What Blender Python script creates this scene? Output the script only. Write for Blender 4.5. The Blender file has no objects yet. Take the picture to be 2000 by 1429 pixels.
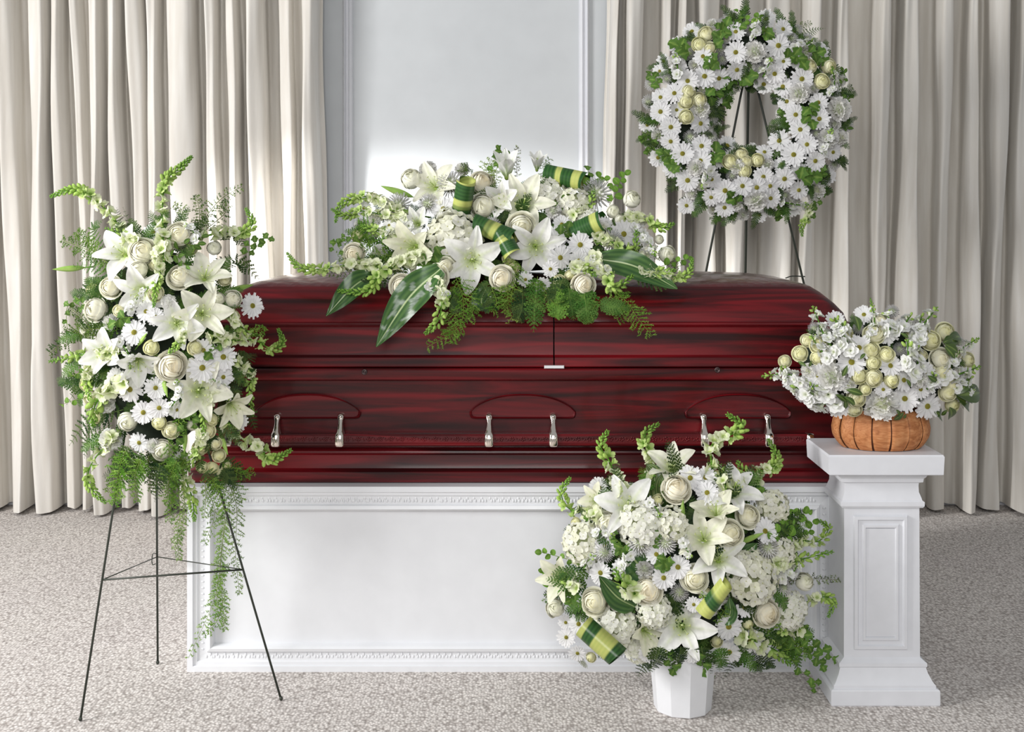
import bpy, bmesh, math, random
from mathutils import Vector, Matrix, Quaternion, noise

# ------------------------------------------------------------------ camera, world, lights, exposure
S = bpy.context.scene
COL = S.collection
CAMP = Vector((0.0, -4.0, 1.5))
FPX = 2400.0           # focal length in pixels of the 2000 px wide frame
HY = 412.0             # row of the horizon

cd = bpy.data.cameras.new('camera')
cam = bpy.data.objects.new('camera', cd)
COL.objects.link(cam)
cam.location = CAMP
cam.rotation_euler = (math.pi / 2, 0, 0)
cd.sensor_width = 36.0
cd.lens = 36.0 * FPX / 2000.0
cd.shift_y = -(714.5 - HY) / 2000.0
cd.clip_start = 0.05
S.camera = cam

w = bpy.data.worlds.new('world')
S.world = w
w.use_nodes = True
bg = w.node_tree.nodes['Background']
bg.inputs[0].default_value = (0.96, 0.98, 1.0, 1)
bg.inputs[1].default_value = 0.31

def area(name, loc, target, size, size_y, power, color=(1, 1, 1)):
    l = bpy.data.lights.new(name, 'AREA')
    l.shape = 'RECTANGLE'; l.size = size; l.size_y = size_y
    l.energy = power; l.color = color
    o = bpy.data.objects.new(name, l); COL.objects.link(o)
    o.location = loc
    o.rotation_euler = (Vector(target) - Vector(loc)).to_track_quat('-Z', 'Y').to_euler()
    return o

def spot(name, loc, target, angle, blend, power, color=(1, 1, 1), rad=0.2):
    l = bpy.data.lights.new(name, 'SPOT')
    l.energy = power; l.color = color; l.spot_size = math.radians(angle); l.spot_blend = blend
    l.shadow_soft_size = rad
    o = bpy.data.objects.new(name, l); COL.objects.link(o)
    o.location = loc
    o.rotation_euler = (Vector(target) - Vector(loc)).to_track_quat('-Z', 'Y').to_euler()
    return o

area('key_light', (-4.2, -1.9, 2.3), (0.2, 0.6, 0.7), 1.5, 1.5, 195, (1.0, 0.99, 0.975))  # broad soft key from the front left
area('front_softbox', (-0.2, -5.2, 2.7), (0, 0.4, 0.7), 2.4, 1.8, 100, (1.0, 0.99, 0.97))
spot('wall_spot', (-3.0, -0.1, 2.2), (-0.15, 2.3, 0.50), 39, 0.30, 720, (1.0, 0.99, 0.97), 0.12)

S.view_settings.view_transform = 'Standard'
S.view_settings.look = 'None'
S.view_settings.exposure = 0.16
S.view_settings.gamma = 1.0
S.view_settings.use_curve_mapping = False

# ------------------------------------------------------------------ helpers
def P(px, py, Y):
    d = (Y + 4.0) / FPX
    return Vector(((px - 1000.0) * d, Y, 1.5 - (py - HY) * d))

def X_(px, Y): return (px - 1000.0) * (Y + 4.0) / FPX
def Z_(py, Y): return 1.5 - (py - HY) * (Y + 4.0) / FPX

def tag(o, label=None, cat=None, group=None, kind=None):
    if label: o['label'] = label
    if cat: o['category'] = cat
    if group: o['group'] = group
    if kind: o['kind'] = kind
    return o

def empty(name, loc, label, cat, group=None):
    o = bpy.data.objects.new(name, None); COL.objects.link(o)
    o.location = loc; o.empty_display_size = 0.05
    return tag(o, label, cat, group)

class MB:
    def __init__(s):
        s.v = []; s.f = []; s.c = []; s.fc = None
    def vert(s, p, c=(1, 1, 1)):
        s.v.append(tuple(p)); s.c.append(c); return len(s.v) - 1
    def grid(s, fn, nu, nv, cf=None, closeu=False):
        """fn(u,v) u,v in 0..1"""
        b = len(s.v)
        cols = nu if closeu else nu + 1
        for j in range(nv + 1):
            for i in range(cols):
                u = i / nu; v = j / nv
                s.vert(fn(u, v), cf(u, v) if cf else (1, 1, 1))
        for j in range(nv):
            for i in range(nu):
                a = b + j * cols + i
                bb = b + j * cols + (i + 1) % cols
                s.f.append((a, bb, bb + cols, a + cols))
    def rings(s, rings, cap0=True, cap1=True, col=(1, 1, 1)):
        n = len(rings[0]); b = len(s.v)
        for r in rings:
            for p in r: s.vert(p, col)
        for j in range(len(rings) - 1):
            for i in range(n):
                a = b + j * n + i; c = b + j * n + (i + 1) % n
                s.f.append((a, c, c + n, a + n))
        if cap0: s.f.append(tuple(b + i for i in reversed(range(n))))
        if cap1: s.f.append(tuple(b + (len(rings) - 1) * n + i for i in range(n)))
    def box(s, a, b_, col=(1, 1, 1)):
        x0, y0, z0 = a; x1, y1, z1 = b_
        s.rings([[(x0, y0, z0), (x1, y0, z0), (x1, y1, z0), (x0, y1, z0)],
                 [(x0, y0, z1), (x1, y0, z1), (x1, y1, z1), (x0, y1, z1)]], col=col)
    def tube(s, pts, r, n=6, col=(1, 1, 1), r1=None, cap=True):
        pts = [Vector(p) for p in pts]
        rr = []
        m = len(pts)
        prev = None
        for i, p in enumerate(pts):
            t = (pts[min(i + 1, m - 1)] - pts[max(i - 1, 0)])
            if t.length < 1e-9: t = Vector((0, 0, 1))
            t.normalize()
            if prev is None:
                a = t.orthogonal().normalized()
            else:
                a = prev - t * prev.dot(t)
                a = a.normalized() if a.length > 1e-6 else t.orthogonal().normalized()
            prev = a
            b = t.cross(a)
            k = i / (m - 1) if m > 1 else 0
            R = r if r1 is None else r + (r1 - r) * k
            rr.append([p + a * (R * math.cos(2 * math.pi * q / n)) + b * (R * math.sin(2 * math.pi * q / n)) for q in range(n)])
        s.rings(rr, cap, cap, col)
    def ell(s, c, r, nu=8, nv=5, col=(1, 1, 1), M=None):
        c = Vector(c)
        def fn(u, v):
            a = 2 * math.pi * u; t = math.pi * (v * 0.98 + 0.01)
            q = Vector((r[0] * math.sin(t) * math.cos(a), r[1] * math.sin(t) * math.sin(a), -r[2] * math.cos(t)))
            if M is not None: q = M @ q
            return c + q
        s.grid(fn, nu, nv, (lambda u, v: col), closeu=True)
    def add(s, o, M):
        b = len(s.v)
        for p, c in zip(o.v, o.c):
            s.vert(M @ Vector(p), c)
        for f in o.f: s.f.append(tuple(b + i for i in f))
    def mesh(s, name, m, smooth=True):
        me = bpy.data.meshes.new(name)
        me.from_pydata(s.v, [], s.f)
        at = me.color_attributes.new('Col', 'FLOAT_COLOR', 'POINT')
        flat = []
        for c in s.c: flat += [c[0], c[1], c[2], 1.0]
        at.data.foreach_set('color', flat)
        me.polygons.foreach_set('use_smooth', [smooth] * len(me.polygons))
        me.materials.append(m)
        me.update()
        return me
    def obj(s, name, m, parent=None, smooth=True, local=False, autos=None):
        if parent is not None and not local:
            L = world_loc(parent)
            s.v = [(p[0] - L[0], p[1] - L[1], p[2] - L[2]) for p in s.v]
        me = s.mesh(name, m, smooth)
        if autos is not None:
            sharp(me, autos)
        o = bpy.data.objects.new(name, me); COL.objects.link(o)
        if parent is not None: o.parent = parent
        return o

def world_loc(o):
    L = Vector(o.location)
    p = o.parent
    while p is not None:
        L = L + Vector(p.location); p = p.parent
    return L

def sharp(me, deg):
    bm = bmesh.new(); bm.from_mesh(me)
    bmesh.ops.recalc_face_normals(bm, faces=bm.faces)
    for e in bm.edges:
        if len(e.link_faces) == 2 and e.calc_face_angle(0) > math.radians(deg):
            e.smooth = False
    bm.to_mesh(me); bm.free()

def inst(name, me, parent, M):
    o = bpy.data.objects.new(name, me); COL.objects.link(o)
    o.parent = parent
    o.matrix_basis = M
    return o

def catmull(pts, n):
    pts = [Vector(p) for p in pts]
    if len(pts) == 2:
        return [pts[0].lerp(pts[1], i / n) for i in range(n + 1)]
    q = [pts[0] * 2 - pts[1]] + pts + [pts[-1] * 2 - pts[-2]]
    out = []
    seg = len(pts) - 1
    for i in range(n + 1):
        t = i / n * seg; k = min(int(t), seg - 1); f = t - k
        a, b, c, d = q[k], q[k + 1], q[k + 2], q[k + 3]
        out.append(0.5 * ((2 * b) + (c - a) * f + (2 * a - 5 * b + 4 * c - d) * f * f + (3 * b - a - 3 * c + d) * f ** 3))
    return out

def mixc(a, b, t):
    t = max(0, min(1, t))
    return tuple(a[i] + (b[i] - a[i]) * t for i in range(3))

def smooth01(x):
    x = max(0.0, min(1.0, x)); return x * x * (3 - 2 * x)

# ------------------------------------------------------------------ materials
def newmat(name):
    m = bpy.data.materials.new(name); m.use_nodes = True
    nt = m.node_tree
    return m, nt, nt.nodes['Principled BSDF'], nt.nodes['Material Output']

def plain(name, col, rough=0.5, metal=0.0, bump=0.0, bscale=40.0, spec=0.5, coat=0.0):
    m, nt, b, out = newmat(name)
    b.inputs['Base Color'].default_value = (*col, 1)
    b.inputs['Roughness'].default_value = rough
    b.inputs['Metallic'].default_value = metal
    b.inputs['Specular IOR Level'].default_value = spec
    b.inputs['Coat Weight'].default_value = coat
    tc = nt.nodes.new('ShaderNodeTexCoord')
    n = nt.nodes.new('ShaderNodeTexNoise'); n.inputs['Scale'].default_value = bscale; n.inputs['Detail'].default_value = 4
    nt.links.new(tc.outputs['Object'], n.inputs['Vector'])
    mx = nt.nodes.new('ShaderNodeMix'); mx.data_type = 'RGBA'; mx.blend_type = 'MULTIPLY'
    mx.inputs[0].default_value = 0.18
    mx.inputs[6].default_value = (*col, 1)
    nt.links.new(n.outputs['Color'], mx.inputs[7])
    hs = nt.nodes.new('ShaderNodeHueSaturation'); hs.inputs['Saturation'].default_value = 1.0
    r = nt.nodes.new('ShaderNodeValToRGB')
    r.color_ramp.elements[0].color = (0.86, 0.86, 0.86, 1); r.color_ramp.elements[1].color = (1.08, 1.08, 1.08, 1)
    nt.links.new(n.outputs['Fac'], r.inputs['Fac'])
    nt.links.new(r.outputs['Color'], mx.inputs[7]); mx.inputs[0].default_value = 0.5
    nt.links.new(mx.outputs[2], b.inputs['Base Color'])
    if bump > 0:
        bp = nt.nodes.new('ShaderNodeBump'); bp.inputs['Strength'].default_value = bump; bp.inputs['Distance'].default_value = 0.002
        nt.links.new(n.outputs['Fac'], bp.inputs['Height'])
        nt.links.new(bp.outputs['Normal'], b.inputs['Normal'])
    return m

def vcmat(name, rough=0.5, transl=0.25, spec=0.3, var=0.08, nscale=60.0, bump=0.15, stripes=False):
    m, nt, b, out = newmat(name)
    at = nt.nodes.new('ShaderNodeVertexColor'); at.layer_name = 'Col'
    oi = nt.nodes.new('ShaderNodeObjectInfo')
    hs = nt.nodes.new('ShaderNodeHueSaturation')
    mr = nt.nodes.new('ShaderNodeMapRange')
    mr.inputs['To Min'].default_value = 1 - var; mr.inputs['To Max'].default_value = 1 + var
    nt.links.new(oi.outputs['Random'], mr.inputs['Value'])
    nt.links.new(mr.outputs[0], hs.inputs['Value'])
    nt.links.new(at.outputs['Color'], hs.inputs['Color'])
    tc = nt.nodes.new('ShaderNodeTexCoord')
    n = nt.nodes.new('ShaderNodeTexNoise'); n.inputs['Scale'].default_value = nscale; n.inputs['Detail'].default_value = 3
    geo = nt.nodes.new('ShaderNodeNewGeometry')
    nt.links.new(geo.outputs['Position'], n.inputs['Vector'])
    r = nt.nodes.new('ShaderNodeValToRGB')
    r.color_ramp.elements[0].color = (0.82, 0.82, 0.82, 1); r.color_ramp.elements[1].color = (1.1, 1.1, 1.1, 1)
    r.color_ramp.elements[0].position = 0.3; r.color_ramp.elements[1].position = 0.7
    nt.links.new(n.outputs['Fac'], r.inputs['Fac'])
    mx = nt.nodes.new('ShaderNodeMix'); mx.data_type = 'RGBA'; mx.blend_type = 'MULTIPLY'; mx.inputs[0].default_value = 0.6
    nt.links.new(hs.outputs['Color'], mx.inputs[6]); nt.links.new(r.outputs['Color'], mx.inputs[7])
    nt.links.new(mx.outputs[2], b.inputs['Base Color'])
    b.inputs['Roughness'].default_value = rough
    b.inputs['Specular IOR Level'].default_value = spec
    bp = nt.nodes.new('ShaderNodeBump'); bp.inputs['Strength'].default_value = bump; bp.inputs['Distance'].default_value = 0.001
    n2 = nt.nodes.new('ShaderNodeTexNoise'); n2.inputs['Scale'].default_value = nscale * 4
    nt.links.new(geo.outputs['Position'], n2.inputs['Vector'])
    nt.links.new(n2.outputs['Fac'], bp.inputs['Height']); nt.links.new(bp.outputs['Normal'], b.inputs['Normal'])
    if transl > 0:
        tr = nt.nodes.new('ShaderNodeBsdfTranslucent')
        nt.links.new(mx.outputs[2], tr.inputs['Color'])
        ms = nt.nodes.new('ShaderNodeMixShader'); ms.inputs[0].default_value = transl
        nt.links.new(b.outputs[0], ms.inputs[1]); nt.links.new(tr.outputs[0], ms.inputs[2])
        nt.links.new(ms.outputs[0], out.inputs['Surface'])
    return m

M_PETAL = vcmat('petal', 0.55, 0.22, 0.25, 0.04)
M_ROSE = vcmat('rose_petal', 0.6, 0.10, 0.2, 0.03, bump=0.05)
M_LEAF = vcmat('foliage', 0.55, 0.20, 0.22, 0.22)
M_GLOSSLEAF = vcmat('broad_leaf', 0.28, 0.08, 0.5, 0.12, 30)
M_WHITE = plain('white_paint', (0.80, 0.81, 0.84), 0.38, bump=0.05, bscale=12)
M_PED = plain('pedestal_plaster', (0.76, 0.77, 0.81), 0.5, bump=0.08, bscale=25)
M_POT = plain('pot_ceramic', (0.80, 0.81, 0.84), 0.45, bump=0.03, bscale=20)
M_WALL = plain('wall_paint', (0.62, 0.645, 0.665), 0.7, bump=0.03, bscale=8)
M_TRIM = plain('trim_paint', (0.74, 0.75, 0.79), 0.5, bump=0.02, bscale=20)
M_WIRE = plain('green_wire', (0.030, 0.036, 0.026), 0.45, bump=0.1, bscale=300)
M_CHROME = plain('polished_metal', (0.88, 0.80, 0.72), 0.14, 1.0, bump=0.02, bscale=60)
M_DARKMETAL = plain('dark_metal', (0.10, 0.07, 0.07), 0.3, 0.8)
M_FOAM = plain('foam', (0.006, 0.014, 0.005), 0.9, bump=0.5, bscale=90)  # foam green darkened to deepen the shade between the flowers

def wood(name, cA, cB, cC, rough, coat, sx, sz, carved=False, bump=0.0):
    m, nt, b, out = newmat(name)
    tc = nt.nodes.new('ShaderNodeTexCoord')
    mp = nt.nodes.new('ShaderNodeMapping'); mp.inputs['Scale'].default_value = (sx, sz, sz)
    nt.links.new(tc.outputs['Object'], mp.inputs['Vector'])
    n = nt.nodes.new('ShaderNodeTexNoise'); n.inputs['Scale'].default_value = 1.0; n.inputs['Detail'].default_value = 6; n.inputs['Distortion'].default_value = 1.2
    nt.links.new(mp.outputs[0], n.inputs['Vector'])
    r = nt.nodes.new('ShaderNodeValToRGB')
    e = r.color_ramp.elements
    e[0].position = 0.32; e[0].color = (*cA, 1); e[1].position = 0.68; e[1].color = (*cC, 1)
    k = e.new(0.5); k.color = (*cB, 1)
    nt.links.new(n.outputs['Fac'], r.inputs['Fac'])
    nt.links.new(r.outputs['Color'], b.inputs['Base Color'])
    b.inputs['Roughness'].default_value = rough
    b.inputs['Specular IOR Level'].default_value = 0.32; b.inputs['Coat Weight'].default_value = coat; b.inputs['Coat Roughness'].default_value = 0.12
    if bump:
        bp = nt.nodes.new('ShaderNodeBump'); bp.inputs['Strength'].default_value = bump; bp.inputs['Distance'].default_value = 0.003
        if carved:
            v = nt.nodes.new('ShaderNodeTexVoronoi'); v.inputs['Scale'].default_value = 38
            nt.links.new(tc.outputs['Object'], v.inputs['Vector'])
            nt.links.new(v.outputs['Distance'], bp.inputs['Height'])
        else:
            nt.links.new(n.outputs['Fac'], bp.inputs['Height'])
        nt.links.new(bp.outputs['Normal'], b.inputs['Normal'])
    return m

M_CASK = wood('cherry_wood', (0.020, 0.0004, 0.0010), (0.078, 0.0010, 0.0030), (0.170, 0.0025, 0.0065), 0.42, 0.22, 1.6, 26.0)
M_CASKTOP = wood('carved_cherry_wood', (0.03, 0.002, 0.003), (0.085, 0.006, 0.008), (0.14, 0.012, 0.014), 0.32, 0.6, 1.2, 26.0, True, 1.0)
M_BASKET = wood('basket_wood', (0.36, 0.13, 0.045), (0.50, 0.20, 0.075), (0.60, 0.28, 0.12), 0.6, 0.0, 20.0, 90.0, bump=0.15)
M_BASKETDARK = plain('basket_gap_shade', (0.10, 0.03, 0.012), 0.8)  # dark brown standing for the shade in the gaps between splints

def cloth():
    m, nt, b, out = newmat('curtain_cloth')
    tc = nt.nodes.new('ShaderNodeTexCoord')
    mp = nt.nodes.new('ShaderNodeMapping'); mp.inputs['Scale'].default_value = (8, 8, 0.8)
    nt.links.new(tc.outputs['Object'], mp.inputs['Vector'])
    n = nt.nodes.new('ShaderNodeTexNoise'); n.inputs['Scale'].default_value = 3; n.inputs['Detail'].default_value = 4
    nt.links.new(mp.outputs[0], n.inputs['Vector'])
    r = nt.nodes.new('ShaderNodeValToRGB')
    r.color_ramp.elements[0].color = (0.69, 0.655, 0.600, 1); r.color_ramp.elements[1].color = (0.78, 0.755, 0.710, 1)
    r.color_ramp.elements[0].position = 0.35; r.color_ramp.elements[1].position = 0.65
    nt.links.new(n.outputs['Fac'], r.inputs['Fac']); nt.links.new(r.outputs['Color'], b.inputs['Base Color'])
    b.inputs['Roughness'].default_value = 0.85
    b.inputs['Specular IOR Level'].default_value = 0.2
    b.inputs['Sheen Weight'].default_value = 0.15
    w2 = nt.nodes.new('ShaderNodeTexNoise'); w2.inputs['Scale'].default_value = 450
    nt.links.new(tc.outputs['Object'], w2.inputs['Vector'])
    bp = nt.nodes.new('ShaderNodeBump'); bp.inputs['Strength'].default_value = 0.12; bp.inputs['Distance'].default_value = 0.001
    nt.links.new(w2.outputs['Fac'], bp.inputs['Height']); nt.links.new(bp.outputs['Normal'], b.inputs['Normal'])
    return m
M_CLOTH = cloth()

def carpet():
    m, nt, b, out = newmat('loop_carpet')
    tc = nt.nodes.new('ShaderNodeTexCoord')
    mp = nt.nodes.new('ShaderNodeMapping'); mp.inputs['Scale'].default_value = (105, 85, 1)
    nt.links.new(tc.outputs['Object'], mp.inputs['Vector'])
    v = nt.nodes.new('ShaderNodeTexVoronoi'); v.inputs['Scale'].default_value = 1.0; v.inputs['Randomness'].default_value = 0.75
    nt.links.new(mp.outputs[0], v.inputs['Vector'])
    n = nt.nodes.new('ShaderNodeTexNoise'); n.inputs['Scale'].default_value = 0.8; n.inputs['Detail'].default_value = 3
    nt.links.new(mp.outputs[0], n.inputs['Vector'])
    big = nt.nodes.new('ShaderNodeTexNoise'); big.inputs['Scale'].default_value = 2.0
    nt.links.new(tc.outputs['Object'], big.inputs['Vector'])
    r = nt.nodes.new('ShaderNodeValToRGB')
    e = r.color_ramp.elements
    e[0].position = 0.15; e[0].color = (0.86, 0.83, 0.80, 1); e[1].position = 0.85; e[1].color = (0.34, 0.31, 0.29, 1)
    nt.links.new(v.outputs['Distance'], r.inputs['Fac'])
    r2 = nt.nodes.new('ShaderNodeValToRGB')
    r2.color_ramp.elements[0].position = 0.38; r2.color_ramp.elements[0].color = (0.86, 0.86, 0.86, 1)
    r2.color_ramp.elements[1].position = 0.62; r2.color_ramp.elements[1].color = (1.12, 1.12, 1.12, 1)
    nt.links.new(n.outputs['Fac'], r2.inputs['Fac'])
    mx = nt.nodes.new('ShaderNodeMix'); mx.data_type = 'RGBA'; mx.blend_type = 'MULTIPLY'; mx.inputs[0].default_value = 0.9
    nt.links.new(r.outputs['Color'], mx.inputs[6]); nt.links.new(r2.outputs['Color'], mx.inputs[7])
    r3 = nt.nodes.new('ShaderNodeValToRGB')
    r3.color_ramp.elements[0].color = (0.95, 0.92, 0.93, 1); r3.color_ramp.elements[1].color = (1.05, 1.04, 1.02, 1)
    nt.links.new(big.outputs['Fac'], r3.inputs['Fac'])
    mx2 = nt.nodes.new('ShaderNodeMix'); mx2.data_type = 'RGBA'; mx2.blend_type = 'MULTIPLY'; mx2.inputs[0].default_value = 1.0
    nt.links.new(mx.outputs[2], mx2.inputs[6]); nt.links.new(r3.outputs['Color'], mx2.inputs[7])
    nt.links.new(mx2.outputs[2], b.inputs['Base Color'])
    b.inputs['Roughness'].default_value = 0.95; b.inputs['Specular IOR Level'].default_value = 0.1
    bp = nt.nodes.new('ShaderNodeBump'); bp.inputs['Strength'].default_value = 0.6; bp.inputs['Distance'].default_value = 0.004; bp.invert = True
    nt.links.new(v.outputs['Distance'], bp.inputs['Height']); nt.links.new(bp.outputs['Normal'], b.inputs['Normal'])
    return m
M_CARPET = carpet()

# ------------------------------------------------------------------ room shell
def struct(o):
    o['kind'] = 'structure'; return o

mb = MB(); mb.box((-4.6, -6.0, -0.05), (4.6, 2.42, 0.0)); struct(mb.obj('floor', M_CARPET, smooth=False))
mb = MB(); mb.box((-4.6, 2.30, 0.0), (4.6, 2.42, 3.2)); struct(mb.obj('wall_back', M_WALL, smooth=False))

WY = 2.30
def panel_trim(name, x0, x1, z0, z1, wd=0.05, dp=0.022):
    """picture-frame moulding on the back wall"""
    prof = [(0, 0), (0.004, dp * .7), (wd * .22, dp), (wd * .38, dp * .45), (wd * .55, dp * .45), (wd * .7, dp * .85), (wd * .9, dp * .6), (wd, 0)]
    mb = MB(); r = []
    for ins, d in prof:
        r.append([(x0 + ins, WY - d, z0 + ins), (x1 - ins, WY - d, z0 + ins), (x1 - ins, WY - d, z1 - ins), (x0 + ins, WY - d, z1 - ins)])
    mb.rings(r, False, False)
    return struct(mb.obj(name, M_TRIM, smooth=True, autos=35))
panel_trim('trim_1', X_(668, 2.28), X_(1152, 2.28), 0.32, 2.9, 0.055, 0.03)
panel_trim('trim_2', X_(1990, 2.28), X_(2400, 2.28), Z_(371, 2.28), 2.9, 0.03)

def hmold(name, x0, x1, prof):
    mb = MB()
    mb.rings([[(x0, WY - d, z) for d, z in prof], [(x1, WY - d, z) for d, z in prof]])
    return struct(mb.obj(name, M_TRIM, smooth=True, autos=30))
zr = Z_(443, 2.28)
hmold('trim_3', X_(1985, 2.28), 4.5, [(-.005, zr - .035), (.010, zr - .03), (.016, zr - .01), (.032, zr), (.032, zr + .012), (-.005, zr + .02)])
zr = Z_(855, 2.28)
hmold('trim_4', X_(1985, 2.28), 4.5, [(-.005, zr - .02), (.010, zr - .016), (.018, zr), (.012, zr + .012), (-.005, zr + .016)])
zb = Z_(915, 2.28)
for nm, a, b in (('baseboard_left', -4.5, X_(100, 2.28)), ('baseboard_back', X_(100, 2.28), X_(1900, 2.28)), ('baseboard_right', X_(1900, 2.28), 4.5)):
    hmold(nm, a, b, [(-.005, 0), (.02, 0), (.02, zb - .05), (.012, zb - .04), (.014, zb - .012), (.006, zb), (-.005, zb)])

# ------------------------------------------------------------------ curtains
def curtain(name, ridges, x0, x1, lean, hem, label, seed, yb=2.25, depth=0.19):
    rnd = random.Random(seed)
    pts = [(x0, yb)]
    for a, b in ridges:
        w_ = b - a
        k = min(3.0, w_ * 0.12)
        yr = yb - depth * rnd.uniform(0.75, 1.15)
        ym = (yb + yr) / 2
        pts += [(a + k * .8, yb - .006), (a, ym), (a + k * .8, yr + .008), (a + w_ * .5, yr - .002), (b - k * 0.6, yr + .008), (b, ym + .01), (b - k * .5, yb - .006)]
    pts.append((x1, yb))
    # add slight bulge in valleys
    full = []
    for i, p in enumerate(pts):
        full.append(p)
        if i + 1 < len(pts) and (i % 7 == 0) and pts[i + 1][0] - p[0] > 12:
            full.append(((p[0] + pts[i + 1][0]) / 2, yb - rnd.uniform(.012, .03)))
    sec = catmull([(p[0], p[1], 0) for p in full], len(full) * 5)
    nz = 26
    mb = MB()
    n = len(sec)
    top = 3.12
    for j in range(nz + 1):
        z = hem + (top - hem) * (j / nz)
        py = 412 + (1.5 - z) * FPX / 6.2
        for i, s_ in enumerate(sec):
            ph = s_.x * 0.031
            off = lean(s_.x, py) + 2.2 * math.sin(py * 0.006 + ph * 2.1) + 1.2 * math.sin(py * .017 + ph * 3.3)
            dep = (s_.y - yb) * (1.0 + 0.22 * math.sin(py * .004 + ph * 1.7)) + yb
            dep -= 0.012 * max(0, math.sin(py * .009 + ph * 5)) * (py > 700)
            zz = z
            if j == 0: zz = hem + 0.006 * (1 + math.sin(s_.x * .11))
            mb.vert((X_(s_.x + off, yb), dep, zz))
    for j in range(nz):
        for i in range(n - 1):
            a = j * n + i
            mb.f.append((a, a + 1, a + n + 1, a + n))
    o = mb.obj(name, M_CLOTH)
    return tag(o, label, 'curtain')

L1 = [(-150, -110), (-80, -50), (-28, 8), (32, 60), (86, 116), (130, 149), (168, 181), (200, 219), (240, 258), (275, 299), (310, 332), (354, 400), (422, 443), (464, 482), (502, 536), (560, 583), (607, 634)]
curtain('curtain', L1, -260, 640, lambda x, y: (14 - x * .008) * (y - 450) / 500., 0.012,
        'pleated ivory floor-length curtain left of the grey wall panel', 3)
R1 = [(1180, 1196), (1214, 1244), (1278, 1296), (1314, 1326), (1348, 1390), (1408, 1436), (1478, 1530), (1552, 1580), (1617, 1637), (1690, 1714), (1738, 1768), (1812, 1836), (1868, 1888), (1912, 1940), (1962, 1988)]
curtain('curtain', R1, 1176, 1991, lambda x, y: (-8) * (y - 400) / 500., 0.012,
        'pleated ivory floor-length curtain right of the grey wall panel, behind the wreath', 5)

# ------------------------------------------------------------------ bier
XB0, XB1, ZB = -1.058, 1.067, 0.603
bier = empty('casket_bier', ((XB0 + XB1) / 2, 0.38, 0), 'long white panelled stand draped under the red wooden casket', 'stand')
mb = MB(); mb.box((XB0, 0.05, 0.0), (XB1, 0.76, ZB)); mb.obj('core', M_WHITE, bier, smooth=False)
prof = [(0, .05), (0, .0), (.018, .0), (.020, .007), (.030, .007), (.034, .013), (.060, .015), (.064, .006), (.074, .003), (.080, .010), (.085, .035)]
cs = [(XB0, 0.0), (XB1, 0.0), (XB1, ZB), (XB0, ZB)]
dirs = [((1, 1), (-1, 1)), ((-1, 1), (-1, -1)), ((-1, -1), (1, -1)), ((1, -1), (1, 1))]
for k in range(4):
    a = cs[k]; b = cs[(k + 1) % 4]
    mb = MB()
    ra = [(a[0] + dirs[k][0][0] * i, y, a[1] + dirs[k][0][1] * i) for i, y in prof]
    rb = [(b[0] + dirs[k][1][0] * i, y, b[1] + dirs[k][1][1] * i) for i, y in prof]
    mb.rings([ra, rb], False, False)
    mb.obj('frame_moulding', M_WHITE, bier, autos=25)
mb = MB(); mb.box((XB0 + .08, .032, .08), (XB1 - .08, .05, ZB - .08)); mb.obj('panel', M_WHITE, bier, smooth=False)
mb = MB(); rnd = random.Random(1)
for zc in (0.047, ZB - 0.047):
    x = XB0 + .07
    while x < XB1 - .07:
        for q in range(3):
            mb.ell((x + rnd.uniform(-.004, .004) + (q - 1) * .007, .0135, zc + (.006 if q == 1 else -.002)), (.0042, .0013, .0060), 6, 4)
        x += 0.024
for xc in (XB0 + .047, XB1 - .047):
    z = .07
    while z < ZB - .07:
        mb.ell((xc, .0138, z), (.006, .0012, .004), 6, 4)
        z += .02
o = mb.obj('carved_ornament', M_WHITE, bier); o['kind'] = 'stuff'

# ------------------------------------------------------------------ casket
CY0, CY1 = 0.06, 0.72
CX0, CX1 = -1.0625, 1.130
casket = empty('casket', (0.033, 0.39, ZB), 'polished dark cherry-red wooden casket with split lid and metal handles', 'casket')
def ring(z, fi, el, er, bi=None, rad=0.03, seg=4):
    bi = fi if bi is None else bi
    x0, x1, y0, y1 = CX0 + el, CX1 - er, CY0 + fi, CY1 - bi
    rad = min(rad, (y1 - y0) * .45)
    pts = []
    for cx, cy, a0 in ((x1 - rad, y0 + rad, -90), (x1 - rad, y1 - rad, 0), (x0 + rad, y1 - rad, 90), (x0 + rad, y0 + rad, 180)):
        for i in range(seg + 1):
            a = math.radians(a0 + 90 * i / seg)
            pts.append((cx + rad * math.cos(a), cy + rad * math.sin(a), z))
    return pts
body = [(.603, .004), (.607, -.010), (.640, -.012), (.646, -.004), (.650, .004), (.668, .008), (.692, .010), (.700, .004), (.706, .006), (.716, .022), (.730, .025), (.80, .026), (.900, .023), (.936, .020), (.940, .004), (.944, -.004), (.948, -.006), (.975, -.006), (.980, -.002), (.9815, .010)]
mb = MB(); mb.rings([ring(z, i, i, i) for z, i in body])
mb.obj('body', M_CASK, casket, autos=28)
lid = [(.983, .012, .012, .012), (.984, 0, 0, 0), (.988, -.004, -.004, -.004), (1.016, -.004, -.004, -.004), (1.021, .004, .004, .004), (1.024, .010, .010, .010),
       (1.06, .014, .014, .012), (1.115, .012, .016, .010), (1.121, .004, .010, .004), (1.125, .001, .008, .001), (1.130, .003, .012, .003), (1.133, .014, .025, .012),
       (1.16, .020, .055, .018), (1.19, .034, .085, .045), (1.225, .062, .120, .085), (1.245, .086, .15, .115), (1.251, .095, .165, .130), (1.258, .112, .19, .158),
       (1.267, .155, .24, .21), (1.275, .205, .30, .28), (1.281, .26, .38, .40), (1.283, .29, .55, .60)]
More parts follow.
